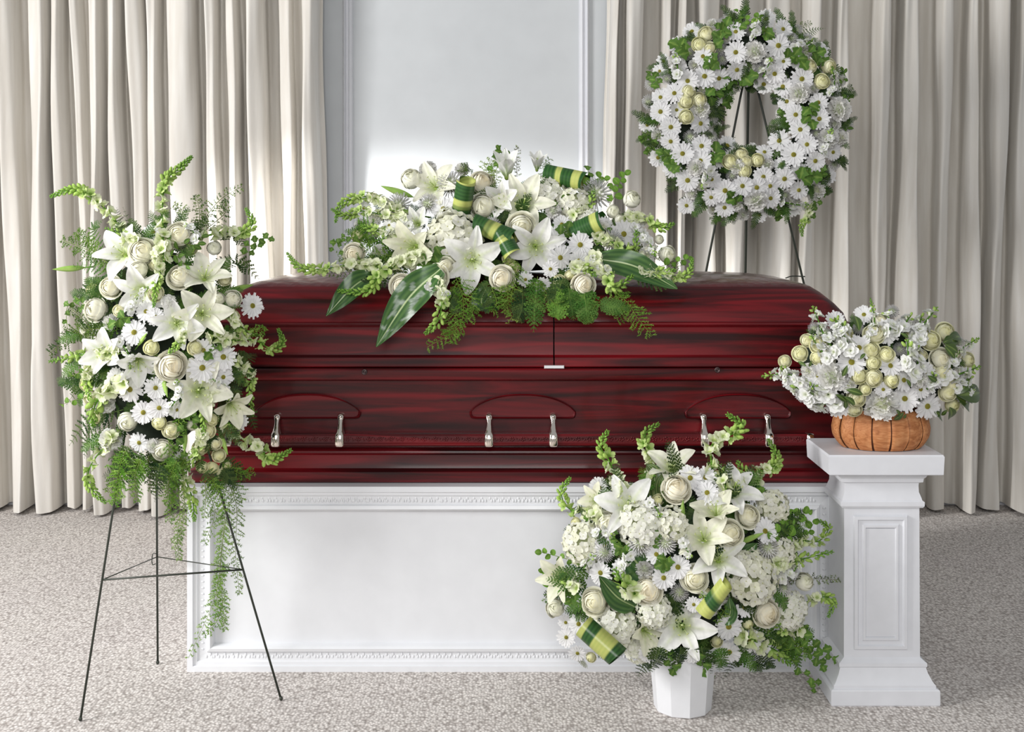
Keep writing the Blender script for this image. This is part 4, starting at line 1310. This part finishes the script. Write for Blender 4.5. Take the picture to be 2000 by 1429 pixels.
B.many('bud', '776 374 66 -1 .35; 792 415 66 -1 .2; 1097 383 38 1 .25; 905 420 24 -.5 1')
for pts, w_ in (([(790, 425), (761, 402), (725, 384), (690, 388), (664, 402), (655, 435)], 26), ([(790, 430), (760, 422), (706, 412), (676, 422), (647, 408)], 24), ([(740, 520), (685, 517), (630, 525), (586, 523), (560, 493)], 26),
                ([(830, 500), (790, 511), (742, 535), (718, 568), (661, 568)], 32), ([(851, 550), (864, 575), (856, 625), (830, 652)], 30), ([(1155, 500), (1180, 530), (1200, 562), (1236, 538)], 32),
                ([(1160, 460), (1190, 470), (1236, 492), (1243, 450)], 30), ([(1220, 425), (1255, 425), (1290, 445), (1317, 436)], 26), ([(1250, 530), (1300, 538), (1341, 538), (1353, 505)], 24), ([(1240, 500), (1280, 530), (1320, 528)], 26),
                ([(780, 460), (740, 450), (705, 440)], 24), ([(1120, 420), (1150, 400), (1160, 370)], 22), ([(1120, 525), (1140, 520), (1165, 540)], 26)):
    B.spike(pts, w_)
for pts in ([(1150, 500), (1175, 520), (1200, 540)], [(800, 440), (770, 450), (745, 470)], [(1230, 440), (1265, 470), (1280, 500)], [(830, 560), (860, 570), (880, 580)], [(905, 450), (930, 440), (950, 450)]):
    B.spike(pts, 26, 'stock', tip=.15)
B.blade([(730, 535), (690, 560), (637, 617)], 46, (.06, -.01))
B.blade([(860, 525), (800, 580), (735, 677)], 64, (.0, -.03), spots=.35, label='broad green leaf with white powdery patches')
B.blade([(1165, 505), (1240, 520), (1323, 564)], 54, (.06, .04))
B.blade([(950, 560), (940, 590), (955, 600)], 40, (.03, -.01))
B.loop(905, 388, 84, 56, 80, .18, 1.6, .20, label='green and yellow striped leaf rolled into a tube')
B.loop(1106, 348, 84, 58, -12, .25, 2.2, .30, label='green and yellow striped leaf rolled into a tube')
B.loop(1152, 442, 66, 66, 25, .15, 1.0, .16)
B.loop(968, 452, 88, 56, -22, .10, 1.2, .14)
B.loop(990, 478, 56, 56, -60, .08, 1.5, .16)
for pts, w_, c in (([(890, 540), (905, 590), (895, 640), (834, 678)], 40, GREEN), ([(880, 560), (890, 620), (878, 668)], 40, GREEN), ([(905, 545), (925, 590), (920, 620)], 38, GREEN), ([(995, 500), (990, 560), (1000, 625)], 44, (.28, .42, .08)), ([(1010, 510), (1000, 570), (985, 610)], 40, GREEN),
                   ([(1190, 560), (1225, 590), (1245, 620), (1274, 656)], 40, GREEN), ([(1200, 570), (1215, 600), (1205, 625)], 34, GREEN), ([(1180, 580), (1160, 600), (1150, 620)], 30, LEAF), ([(760, 480), (720, 450), (700, 440)], 44, GREEN), ([(770, 500), (720, 490), (690, 450)], 46, GREEN), ([(760, 510), (710, 515), (660, 500)], 34, LEAF), ([(740, 520), (690, 530), (640, 535)], 26, LEAF),
                   ([(950, 360), (950, 335), (960, 310)], 34, (.36, .5, .08)), ([(965, 360), (970, 340), (955, 318)], 30, (.36, .5, .08)), ([(925, 350), (905, 335), (915, 322)], 26, LEAF), ([(1010, 345), (1009, 315), (1010, 284)], 12, (.16, .15, .14)), ([(1075, 350), (1060, 325), (1075, 310)], 20, GREEN),
                   ([(1240, 500), (1290, 500), (1330, 520)], 26, LEAF), ([(740, 470), (700, 475), (680, 460)], 40, GREEN), ([(960, 560), (970, 590), (960, 610)], 36, GREEN), ([(1060, 560), (1080, 590), (1100, 600)], 36, LEAF), ([(800, 520), (760, 530), (720, 540)], 30, LEAF)):
    B.asp(pts, w_, c)
for pts, w_, c in (([(1050, 540), (1046, 590), (1042, 648)], 42, LEAF), ([(1140, 560), (1145, 600), (1150, 632)], 46, LEAF), ([(1110, 560), (1115, 590), (1120, 625)], 36, LEAF), ([(1080, 560), (1090, 600), (1085, 620)], 36, GREEN), ([(1020, 560), (1020, 600), (1010, 630)], 36, DARK), ([(900, 560), (880, 590), (900, 610)], 30, DARK),
                   ([(800, 520), (740, 545), (700, 560)], 34, DARK), ([(1240, 540), (1290, 555), (1330, 545)], 24, DARK), ([(1170, 590), (1200, 600), (1230, 600)], 30, LEAF), ([(940, 550), (960, 590), (940, 605)], 30, DARK), ([(1100, 540), (1090, 570), (1070, 590)], 34, DARK)):
    B.frond(pts, w_, c, dy=0.0)
for pts, sz, n, kd in (([(1160, 390), (1150, 360), (1148, 330)], 18, 5, 'ivy'), ([(1130, 370), (1165, 350), (1175, 345), (1190, 360)], 17, 6, 'round'), ([(1190, 400), (1205, 375), (1210, 355), (1222, 340)], 18, 8, 'round'), ([(720, 490), (690, 465), (665, 465), (648, 485)], 14, 7, 'ivy'), ([(680, 500), (660, 480), (668, 470)], 13, 4, 'ivy'),
                       ([(1290, 520), (1325, 510), (1345, 505)], 16, 6, 'round'), ([(880, 500), (850, 500), (830, 510)], 30, 6, 'ivy'), ([(870, 520), (850, 515), (835, 535)], 26, 5, 'ivy'), ([(1090, 460), (1110, 450), (1130, 450)], 24, 6, 'ivy'), ([(960, 340), (965, 320), (980, 300), (975, 292)], 20, 6, 'ivy'), ([(1110, 400), (1105, 395), (1090, 400)], 22, 4, 'ivy'),
                       ([(1165, 480), (1175, 470), (1190, 450)], 16, 5, 'round')):
    B.sprig(pts, sz, kd, n)
def bferns(n):
    rnd = B.rnd
    for i in range(n):
        a = rnd.uniform(0, TAU); r = rnd.uniform(.1, .8)
        px = 975 + math.cos(a) * r * 310; py = 480 - math.sin(a) * r * (120 if math.sin(a) > 0 else 90)
        p = P(px, py, bs(px, py) + .045)
        a2 = math.atan2((480 - py) / 150., (px - 975) / 330.) + rnd.uniform(-.7, .7)
        ax = Vector((math.cos(a2), rnd.uniform(-.1, .2), math.sin(a2) * .8)).normalized()
        nn = Vector((rnd.uniform(-.4, .4), -1, rnd.uniform(.1, .8))); nn = (nn - ax * nn.dot(ax)).normalized()
        R = Matrix((ax, nn.cross(ax), nn)).transposed().to_4x4()
        inst('fern_frond', FERNS[rnd.choice((0, 1, 1, 2))], B.o, Matrix.Translation(p - B.base) @ R @ Matrix.Scale(62 * rnd.uniform(.7, 1.15) * (p.y + 4) / FPX, 4))
bferns(80)
B.cy = 445; B.ry = 125; B.rx = 300
B.fill([('daisy', 34), ('carnation', 30), ('mum', 32), ('spray_rose', 24)], 40, .95, .43)

# ------------------------------------------------------------------ wreath
Cw = Arr('wreath', 'round white daisy and rose wreath with greenery hanging on the easel behind the casket', 'wreath',
         P(1458, 222, 1.24), 1460, 224, 1, 1, 1.27, .11, 33, ringR=132, tube=66)
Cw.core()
Cw.many('daisy', '1437 102 46;1520 89 50;1439 136 44;1513 144 44;1529 169 42;1566 154 48;1492 164 42;1376 149 48;1404 153 44;1343 158 44;1317 182 42;1310 248 44;1554 224 44;1563 253 44;1537 198 40;1373 110 40;1437 62 40;1522 275 46;1368 241 44;1310 276 40;1290 218 44;1598 200 40;1600 232 44;1529 57 40;1333 300 46;1368 314 46;1370 285 44;1343 352 48;1416 372 48;1450 363 44;1478 366 44;1504 363 40;1532 349 46;1550 302 48;1592 314 44;1491 345 42;1576 282 42;1505 387 40;1627 297 36;1390 350 38;1618 343 38;1341 401 38;1415 405 40;1389 385 38;1546 405 40;1560 371 40;1493 297 36;1313 330 38;1290 190 38;1325 130 36;1530 120 34')
Cw.many('spray_rose', '1366 87 32;1386 94 25;1379 66 32;1345 178 29;1340 198 29;1340 228 30;1366 195 31;1582 129 28;1619 129 32;1605 159 32;1447 302 29;1456 316 27;1454 334 28;1480 313 28;1426 315 30')
Cw.many('carnation', '1474 101 44;1639 214 50;1561 182 42;1368 214 38;1477 391 46;1592 371 42;1618 269 42;1359 328 34;1322 120 34;1440 325 30;1640 270 34')
for pts in ([(1490, 150), (1500, 130), (1505, 112)], [(1475, 75), (1476, 55), (1474, 35)], [(1325, 150), (1322, 125), (1318, 105)], [(1625, 185), (1630, 160), (1625, 130)], [(1605, 300), (1618, 275), (1625, 250)], [(1550, 90), (1575, 85), (1590, 80)], [(1385, 330), (1380, 350), (1370, 370)], [(1530, 395), (1560, 400), (1580, 400)]):
    Cw.spike(pts, 26, 'stock', tip=.2)
Cw.spike([(1580, 400), (1578, 425), (1566, 440), (1567, 462)], 18, tip=.5)
Cw.sprig([(1585, 395), (1583, 415), (1578, 425)], 15, 'ivy', 5)
for pts, sz, n, kd in (([(1350, 105), (1335, 96), (1325, 90)], 26, 5, 'ivy'), ([(1405, 120), (1396, 120), (1385, 125)], 24, 5, 'ivy'), ([(1415, 80), (1405, 74), (1410, 60)], 26, 5, 'ivy'), ([(1530, 115), (1552, 108), (1565, 120)], 24, 6, 'ivy'), ([(1575, 100), (1593, 104), (1605, 115)], 24, 5, 'ivy'), ([(1375, 185), (1391, 189), (1405, 175)], 26, 5, 'ivy'),
                       ([(1405, 200), (1414, 205), (1420, 200)], 18, 3, 'ivy'), ([(1535, 205), (1531, 216), (1527, 222)], 18, 3, 'ivy'), ([(1580, 200), (1582, 215), (1584, 235)], 26, 5, 'ivy'), ([(1320, 300), (1304, 304), (1295, 300)], 20, 5, 'ivy'), ([(1330, 325), (1318, 322), (1310, 320)], 22, 5, 'ivy'), ([(1398, 325), (1396, 311), (1398, 295)], 24, 5, 'ivy'), ([(1560, 350), (1572, 346), (1585, 345)], 26, 6, 'ivy'), ([(1600, 350), (1604, 342), (1605, 335)], 20, 4, 'ivy'),
                       ([(1438, 400), (1438, 392), (1430, 385)], 24, 4, 'ivy'), ([(1515, 405), (1521, 410), (1520, 418)], 20, 4, 'ivy'), ([(1480, 60), (1460, 40), (1440, 22)], 14, 7, 'round'), ([(1475, 50), (1480, 35), (1488, 26)], 14, 5, 'round'), ([(1290, 175), (1280, 155), (1268, 145)], 18, 6, 'ivy'), ([(1640, 170), (1650, 150), (1646, 138)], 16, 5, 'oval'), ([(1640, 190), (1655, 195), (1660, 190)], 16, 4, 'ivy'),
                       ([(1650, 260), (1655, 250), (1656, 240)], 16, 4, 'oval'), ([(1285, 270), (1265, 275), (1255, 272)], 16, 6, 'ivy'), ([(1290, 290), (1275, 295), (1266, 296)], 14, 5, 'ivy'), ([(1585, 405), (1600, 390), (1605, 375)], 14, 5, 'ivy'), ([(1395, 60), (1420, 50), (1445, 52)], 22, 6, 'ivy'), ([(1500, 50), (1495, 62), (1500, 68)], 20, 5, 'ivy'), ([(1435, 155), (1448, 150), (1460, 148)], 26, 6, 'ivy'), ([(1405, 150), (1425, 160), (1430, 170)], 24, 5, 'ivy')):
    Cw.sprig(pts, sz, kd, n)
for pts, w_, c in (([(1300, 215), (1275, 205), (1252, 195)], 18, DARK), ([(1300, 230), (1275, 232), (1252, 234)], 16, DARK), ([(1310, 90), (1350, 70), (1340, 55)], 14, DARK), ([(1540, 70), (1575, 70), (1600, 60)], 14, LEAF), ([(1550, 80), (1580, 60), (1612, 55)], 12, LEAF),
                   ([(1400, 290), (1420, 285), (1437, 265)], 18, DARK), ([(1400, 200), (1405, 225), (1395, 250)], 22, DARK), ([(1620, 300), (1640, 315), (1655, 310)], 24, DARK), ([(1345, 340), (1320, 360), (1298, 375)], 22, DARK), ([(1420, 395), (1430, 415), (1440, 432)], 22, DARK), ([(1360, 380), (1340, 390), (1330, 395)], 20, DARK),
                   ([(1600, 360), (1615, 370), (1622, 378)], 18, DARK), ([(1510, 290), (1513, 285), (1512, 270)], 14, DARK), ([(1470, 160), (1468, 170), (1464, 180)], 22, DARK), ([(1510, 180), (1514, 195), (1514, 205)], 14, DARK)):
    Cw.frond(pts, w_, c)
for pts in ([(1400, 410), (1398, 425), (1394, 435)], [(1640, 180), (1655, 175), (1664, 170)], [(1300, 260), (1270, 262), (1255, 258)], [(1540, 75), (1560, 55), (1585, 45)]):
    Cw.asp(pts, 16, LEAF)
Cw.ferns(150, 42, .88, .03, (0, 0, 1, 2))
Cw.fill([('daisy', 38), ('daisy', 34), ('mum', 28), ('carnation', 26), ('daisy', 40)], 80, .98, .35)

# ------------------------------------------------------------------ basket arrangement
D = Arr('basket_bouquet', 'low rounded bouquet of white stock, cream spray roses and daisies filling the splint basket', 'bouquet',
        (BX, BY, BZ + .11), 1712, 716, 205, 125, -.13, .20, 44)
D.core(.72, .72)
for pts, w_, tp in (([(1635, 690), (1612, 660), (1598, 625), (1587, 598)], 34, .12), ([(1650, 680), (1640, 650), (1630, 620)], 40, .1), ([(1665, 690), (1650, 660), (1645, 630)], 40, .1), ([(1700, 660), (1708, 625), (1700, 582)], 26, .3), ([(1735, 650), (1740, 630), (1730, 610)], 36, .1), ([(1755, 650), (1765, 635), (1780, 615)], 36, .1),
                    ([(1790, 680), (1800, 640), (1830, 600)], 44, .15), ([(1790, 660), (1795, 640), (1800, 615)], 36, .1), ([(1600, 770), (1560, 740), (1530, 730), (1488, 735)], 34, .12), ([(1575, 760), (1545, 745), (1525, 715)], 32, .1), ([(1640, 790), (1600, 785), (1570, 765), (1545, 750)], 44, .1), ([(1620, 770), (1595, 760), (1570, 780)], 40, .1), ([(1590, 790), (1580, 775), (1590, 750)], 36, .1),
                    ([(1780, 730), (1775, 700), (1772, 662)], 44, .15), ([(1795, 720), (1790, 690), (1788, 675)], 34, .1), ([(1850, 720), (1880, 680), (1912, 660)], 34, .25), ([(1845, 740), (1880, 728), (1915, 715)], 38, .25), ([(1865, 760), (1885, 745), (1895, 730)], 32, .15), ([(1620, 700), (1600, 680), (1585, 655)], 30, .1), ([(1870, 790), (1885, 770), (1900, 755)], 28, .1), ([(1810, 760), (1825, 745), (1822, 730)], 30, .1)):
    D.spike(pts, w_, 'stock', tip=tp)
D.many('spray_rose', '1576 664 26;1562 690 30;1598 674 34;1595 699 26;1617 691 32;1707 652 42;1700 684 36;1731 692 32;1705 708 32;1677 734 34;1705 738 38;1741 742 34;1690 760 24;1672 778 38;1669 800 30;1818 664 38;1846 648 40;1841 728 36;1851 766 36;1860 790 32;1860 750 26')
D.many('rose', '1838 700 40; 1720 625 26; 1865 690 28')
D.many('daisy', '1732 648 52;1678 679 52;1663 707 58;1599 734 50;1739 714 46;1765 742 46;1767 778 54;1811 793 56;1636 792 50;1806 726 44;1640 740 40;1798 760 40;1725 760 34;1830 745 30')
D.many('carnation', '1625 736 60;1724 789 64;1795 740 36;1655 750 34;1580 725 30; 1700 800 26')
for x0, y0, x1, y1 in ((1842, 668, 1878, 660), (1842, 670, 1862, 655), (1845, 672, 1875, 688), (1845, 676, 1868, 700), (1852, 660, 1882, 655), (1868, 772, 1925, 765), (1870, 770, 1898, 738), (1868, 775, 1903, 798), (1866, 770, 1905, 778), (1678, 645, 1670, 612), (1575, 715, 1558, 705), (1580, 716, 1585, 705), (1685, 770, 1655, 760), (1650, 780, 1653, 800), (1655, 785, 1635, 770),
                       (1765, 805, 1746, 822), (1770, 808, 1765, 818), (1825, 805, 1845, 815), (1855, 795, 1860, 822), (1645, 735, 1655, 715), (1670, 790, 1652, 775), (1775, 660, 1760, 650), (1770, 740, 1780, 755), (1580, 760, 1590, 772), (1830, 745, 1815, 735), (1750, 800, 1760, 815), (1850, 800, 1838, 812), (1690, 690, 1680, 700)):
    D.leaf(x0, y0, x1, y1, dy=-.035)
D.ferns(30, 44, .65, .05, (0, 1), .8)
D.fill([('daisy', 36), ('carnation', 30), ('spray_rose', 28), ('mum', 28)], 34, .88, .44)

# ------------------------------------------------------------------ floor arrangement
E = Arr('floor_bouquet', 'large white lily, rose and hydrangea arrangement with snapdragons in the white pot on the floor', 'bouquet',
        (QX, QY, .19), 1335, 1110, 245, 215, -.20, .22, 55)
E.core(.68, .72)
E.many('lily', '1226 988 118 -.1 .25;1332 1223 120 0 -.05;1374 1050 108 -.1 .5;1404 1090 108 .1 .4;1432 958 108 .3 .75;1312 910 100 0 1.0')
E.many('lilytrumpet', '1097 1128 100 -.7 -.1;1262 1232 92 .6 -.2;1165 977 70 -.7 .3;1398 1000 98 -.2 1.1')
E.many('rose', '1188 1022 50;1320 954 56;1462 1007 44;1427 1042 50;1161 1175 52;1265 1154 54;1356 1130 50;1498 1197 54')
E.many('rosebud', '1085 1187 46 -.3 .1;1570 1137 44 .4 .3')
E.many('hydrangea', '1253 1024 88;1309 1024 66;1136 1062 80;1201 1223 80;1277 1192 66;1472 1128 100;1543 1192 70;1510 990 64;1526 1076 56;1246 1266 54;1450 1100 50')
E.many('spray_rose', '1154 1284 20;1125 1020 22; 1400 930 24')
E.many('mum', '1250 1060 50;1300 1060 44;1180 1078 40;1500 1070 44')
E.many('daisy', '1170 952 44;1183 1066 48;1282 1082 44;1324 1107 50;1348 933 50;1378 933 48;1381 962 48;1494 1037 52;1173 1118 48;1296 1128 48;1130 1218 42;1106 1244 38;1128 1275 36;1423 1223 56;1425 1272 50 -.1 -.6;1465 1251 48 .1 -.4;1385 1289 44 0 -.6;1490 1262 40;1355 1180 34;1215 1110 40;1105 1215 32')
E.many('bud', '1123 1091 50 -.8 .9;1333 1001 56 0 1;1466 1051 56 1 .55;1500 1100 24 1 .2')
for pts, w_ in (([(1220, 960), (1206, 939), (1190, 900), (1173, 870), (1188, 840)], 34), ([(1278, 930), (1276, 896), (1260, 870), (1262, 845), (1287, 827)], 32), ([(1180, 1010), (1150, 1002), (1112, 993), (1096, 962), (1114, 932)], 30), ([(1392, 925), (1390, 870), (1425, 850), (1450, 832), (1420, 808)], 36),
                ([(1440, 950), (1478, 922), (1510, 912), (1517, 890), (1500, 856)], 30), ([(1510, 1105), (1531, 1097), (1572, 1090), (1626, 1077)], 32), ([(1545, 1070), (1566, 1056), (1600, 1056), (1618, 1030), (1595, 1014)], 24), ([(1550, 1180), (1575, 1176), (1605, 1165), (1628, 1175), (1617, 1206)], 26),
                ([(1455, 1240), (1485, 1256), (1515, 1270), (1545, 1298)], 40), ([(1240, 1160), (1222, 1145), (1200, 1110)], 40), ([(1420, 960), (1410, 930), (1400, 900)], 28), ([(1480, 940), (1455, 925), (1440, 900)], 26), ([(1560, 1230), (1530, 1230), (1515, 1215)], 24), ([(1130, 1150), (1110, 1140), (1095, 1120)], 24)):
    E.spike(pts, w_)
for pts in ([(1160, 1050), (1180, 1035), (1200, 1050)], [(1530, 1130), (1550, 1115), (1560, 1100)], [(1330, 1050), (1340, 1070), (1350, 1090)], [(1230, 1080), (1220, 1100), (1210, 1115)], [(1400, 1180), (1380, 1170), (1370, 1160)], [(1540, 1240), (1545, 1220), (1535, 1210)], [(1260, 980), (1280, 990), (1290, 1010)], [(1140, 1110), (1150, 1095), (1160, 1085)]):
    E.spike(pts, 28, 'stock', tip=.15)
E.blade([(1270, 1130), (1245, 1100), (1225, 1075)], 62, (-.37, -.40), wp=.7)
E.blade([(1240, 1185), (1205, 1165), (1170, 1125)], 46, (-.38, -.42))
E.blade([(1275, 990), (1278, 930), (1262, 905)], 36, (-.30, -.30), colB=(.6, .62, .25))
E.blade([(1420, 1110), (1450, 1085), (1480, 1060)], 40, (-.36, -.36))
E.blade([(1295, 990), (1290, 950), (1300, 920)], 26, (-.31, -.31), colB=(.6, .62, .25))
E.blade([(1400, 1210), (1425, 1200), (1424, 1165)], 30, (-.36, -.40))
E.loop(1173, 1252, 92, 66, -38, -.42, 1.3, .62, start=-80, sweep=310, label='yellow leaf with dark green edges rolled into a tube')
E.loop(1397, 1166, 84, 52, 58, -.44, 1.25, .66, start=-80, label='yellow leaf with dark green edges rolled into a tube', taper=.85)
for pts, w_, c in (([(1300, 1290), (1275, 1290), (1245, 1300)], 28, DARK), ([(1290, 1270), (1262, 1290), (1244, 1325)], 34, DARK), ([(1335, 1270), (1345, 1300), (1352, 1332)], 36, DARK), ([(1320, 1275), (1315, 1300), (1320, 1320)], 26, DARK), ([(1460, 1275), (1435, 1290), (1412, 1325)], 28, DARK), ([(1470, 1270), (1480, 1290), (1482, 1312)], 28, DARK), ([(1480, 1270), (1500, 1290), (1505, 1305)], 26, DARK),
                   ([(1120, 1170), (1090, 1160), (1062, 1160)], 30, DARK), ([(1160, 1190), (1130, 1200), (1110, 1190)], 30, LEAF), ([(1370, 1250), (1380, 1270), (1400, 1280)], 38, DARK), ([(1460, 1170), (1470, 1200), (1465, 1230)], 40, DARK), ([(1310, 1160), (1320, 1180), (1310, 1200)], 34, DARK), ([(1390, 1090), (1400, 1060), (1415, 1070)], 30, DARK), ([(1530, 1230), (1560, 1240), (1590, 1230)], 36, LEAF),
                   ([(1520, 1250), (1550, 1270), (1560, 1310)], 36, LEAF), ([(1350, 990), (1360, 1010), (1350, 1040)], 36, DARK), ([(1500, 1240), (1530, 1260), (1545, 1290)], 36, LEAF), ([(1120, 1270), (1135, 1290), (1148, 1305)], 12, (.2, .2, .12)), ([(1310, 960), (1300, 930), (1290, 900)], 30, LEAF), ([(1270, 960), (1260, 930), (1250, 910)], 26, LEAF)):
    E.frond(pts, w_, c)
for pts, w_, c in (([(1540, 1135), (1580, 1130), (1640, 1132)], 18, (.10, .11, .09)), ([(1540, 1220), (1570, 1240), (1590, 1262)], 34, GREEN), ([(1500, 1230), (1540, 1250), (1580, 1280)], 36, GREEN), ([(1080, 1150), (1070, 1160), (1064, 1175)], 14, LEAF), ([(1400, 1220), (1410, 1200), (1420, 1185)], 24, GREEN), ([(1540, 1050), (1560, 1030), (1580, 1020)], 24, GA)):
    E.asp(pts, w_, c)
for pts, sz, n, kd in (([(1120, 1095), (1085, 1085), (1056, 1078)], 17, 7, 'round'), ([(1110, 1120), (1080, 1110), (1062, 1112)], 17, 6, 'round'), ([(1110, 1150), (1085, 1140), (1074, 1138)], 20, 5, 'round'), ([(1530, 1040), (1550, 1010), (1580, 1000)], 20, 8, 'round'), ([(1550, 1060), (1540, 1030), (1575, 1015)], 20, 8, 'round'), ([(1500, 1060), (1525, 1030), (1540, 1000)], 20, 8, 'round'), ([(1555, 1060), (1575, 1045), (1590, 1020)], 18, 6, 'round'),
                       ([(1530, 1270), (1570, 1262), (1600, 1265), (1628, 1285)], 19, 9, 'ivy'), ([(1540, 1280), (1565, 1310), (1592, 1330), (1590, 1345)], 17, 7, 'ivy'), ([(1560, 1270), (1590, 1280), (1605, 1298)], 18, 6, 'ivy'), ([(1510, 1250), (1540, 1240), (1570, 1240)], 22, 7, 'ivy'), ([(1290, 1060), (1280, 1055), (1275, 1040)], 24, 5, 'ivy'), ([(1230, 1060), (1215, 1070), (1210, 1075)], 20, 4, 'ivy'), ([(1310, 1085), (1298, 1095), (1295, 1105)], 22, 5, 'ivy'),
                       ([(1300, 1300), (1290, 1318), (1300, 1325)], 18, 4, 'ivy'), ([(1370, 1290), (1385, 1312), (1390, 1325)], 18, 5, 'ivy'), ([(1345, 1290), (1340, 1310), (1338, 1325)], 16, 4, 'ivy'), ([(1130, 1180), (1120, 1170), (1108, 1160)], 24, 5, 'ivy'), ([(1210, 1060), (1190, 1040), (1150, 1010)], 18, 5, 'ivy'), ([(1470, 950), (1480, 960), (1490, 960)], 18, 4, 'round'), ([(1400, 860), (1385, 890), (1380, 920)], 14, 4, 'oval')):
    E.sprig(pts, sz, kd, n)
E.frond([(1330, 1262), (1325, 1290), (1318, 1318)], 34, DARK, dy=-.09)
E.frond([(1290, 1262), (1282, 1288), (1268, 1312)], 36, DARK, dy=-.09)
E.frond([(1370, 1262), (1376, 1290), (1388, 1318)], 36, DARK, dy=-.09)
E.frond([(1400, 1265), (1408, 1285), (1405, 1310)], 34, LEAF, dy=-.09)
E.many('daisy', '1310 1282 34 -.1 -.5;1352 1278 36 0 -.5;1262 1278 34 -.3 -.4', dy=-.07)
E.sprig([(1300, 1270), (1310, 1295), (1325, 1312)], 22, 'ivy', 5, dy=-.09)
E.sprig([(1360, 1270), (1372, 1295), (1380, 1315)], 22, 'ivy', 5, dy=-.09)
E.ferns(120, 72, .80, .05, (0, 0, 1, 2))
E.fill([('daisy', 40), ('carnation', 36), ('mum', 36), ('spray_rose', 28)], 60, .86, .42)
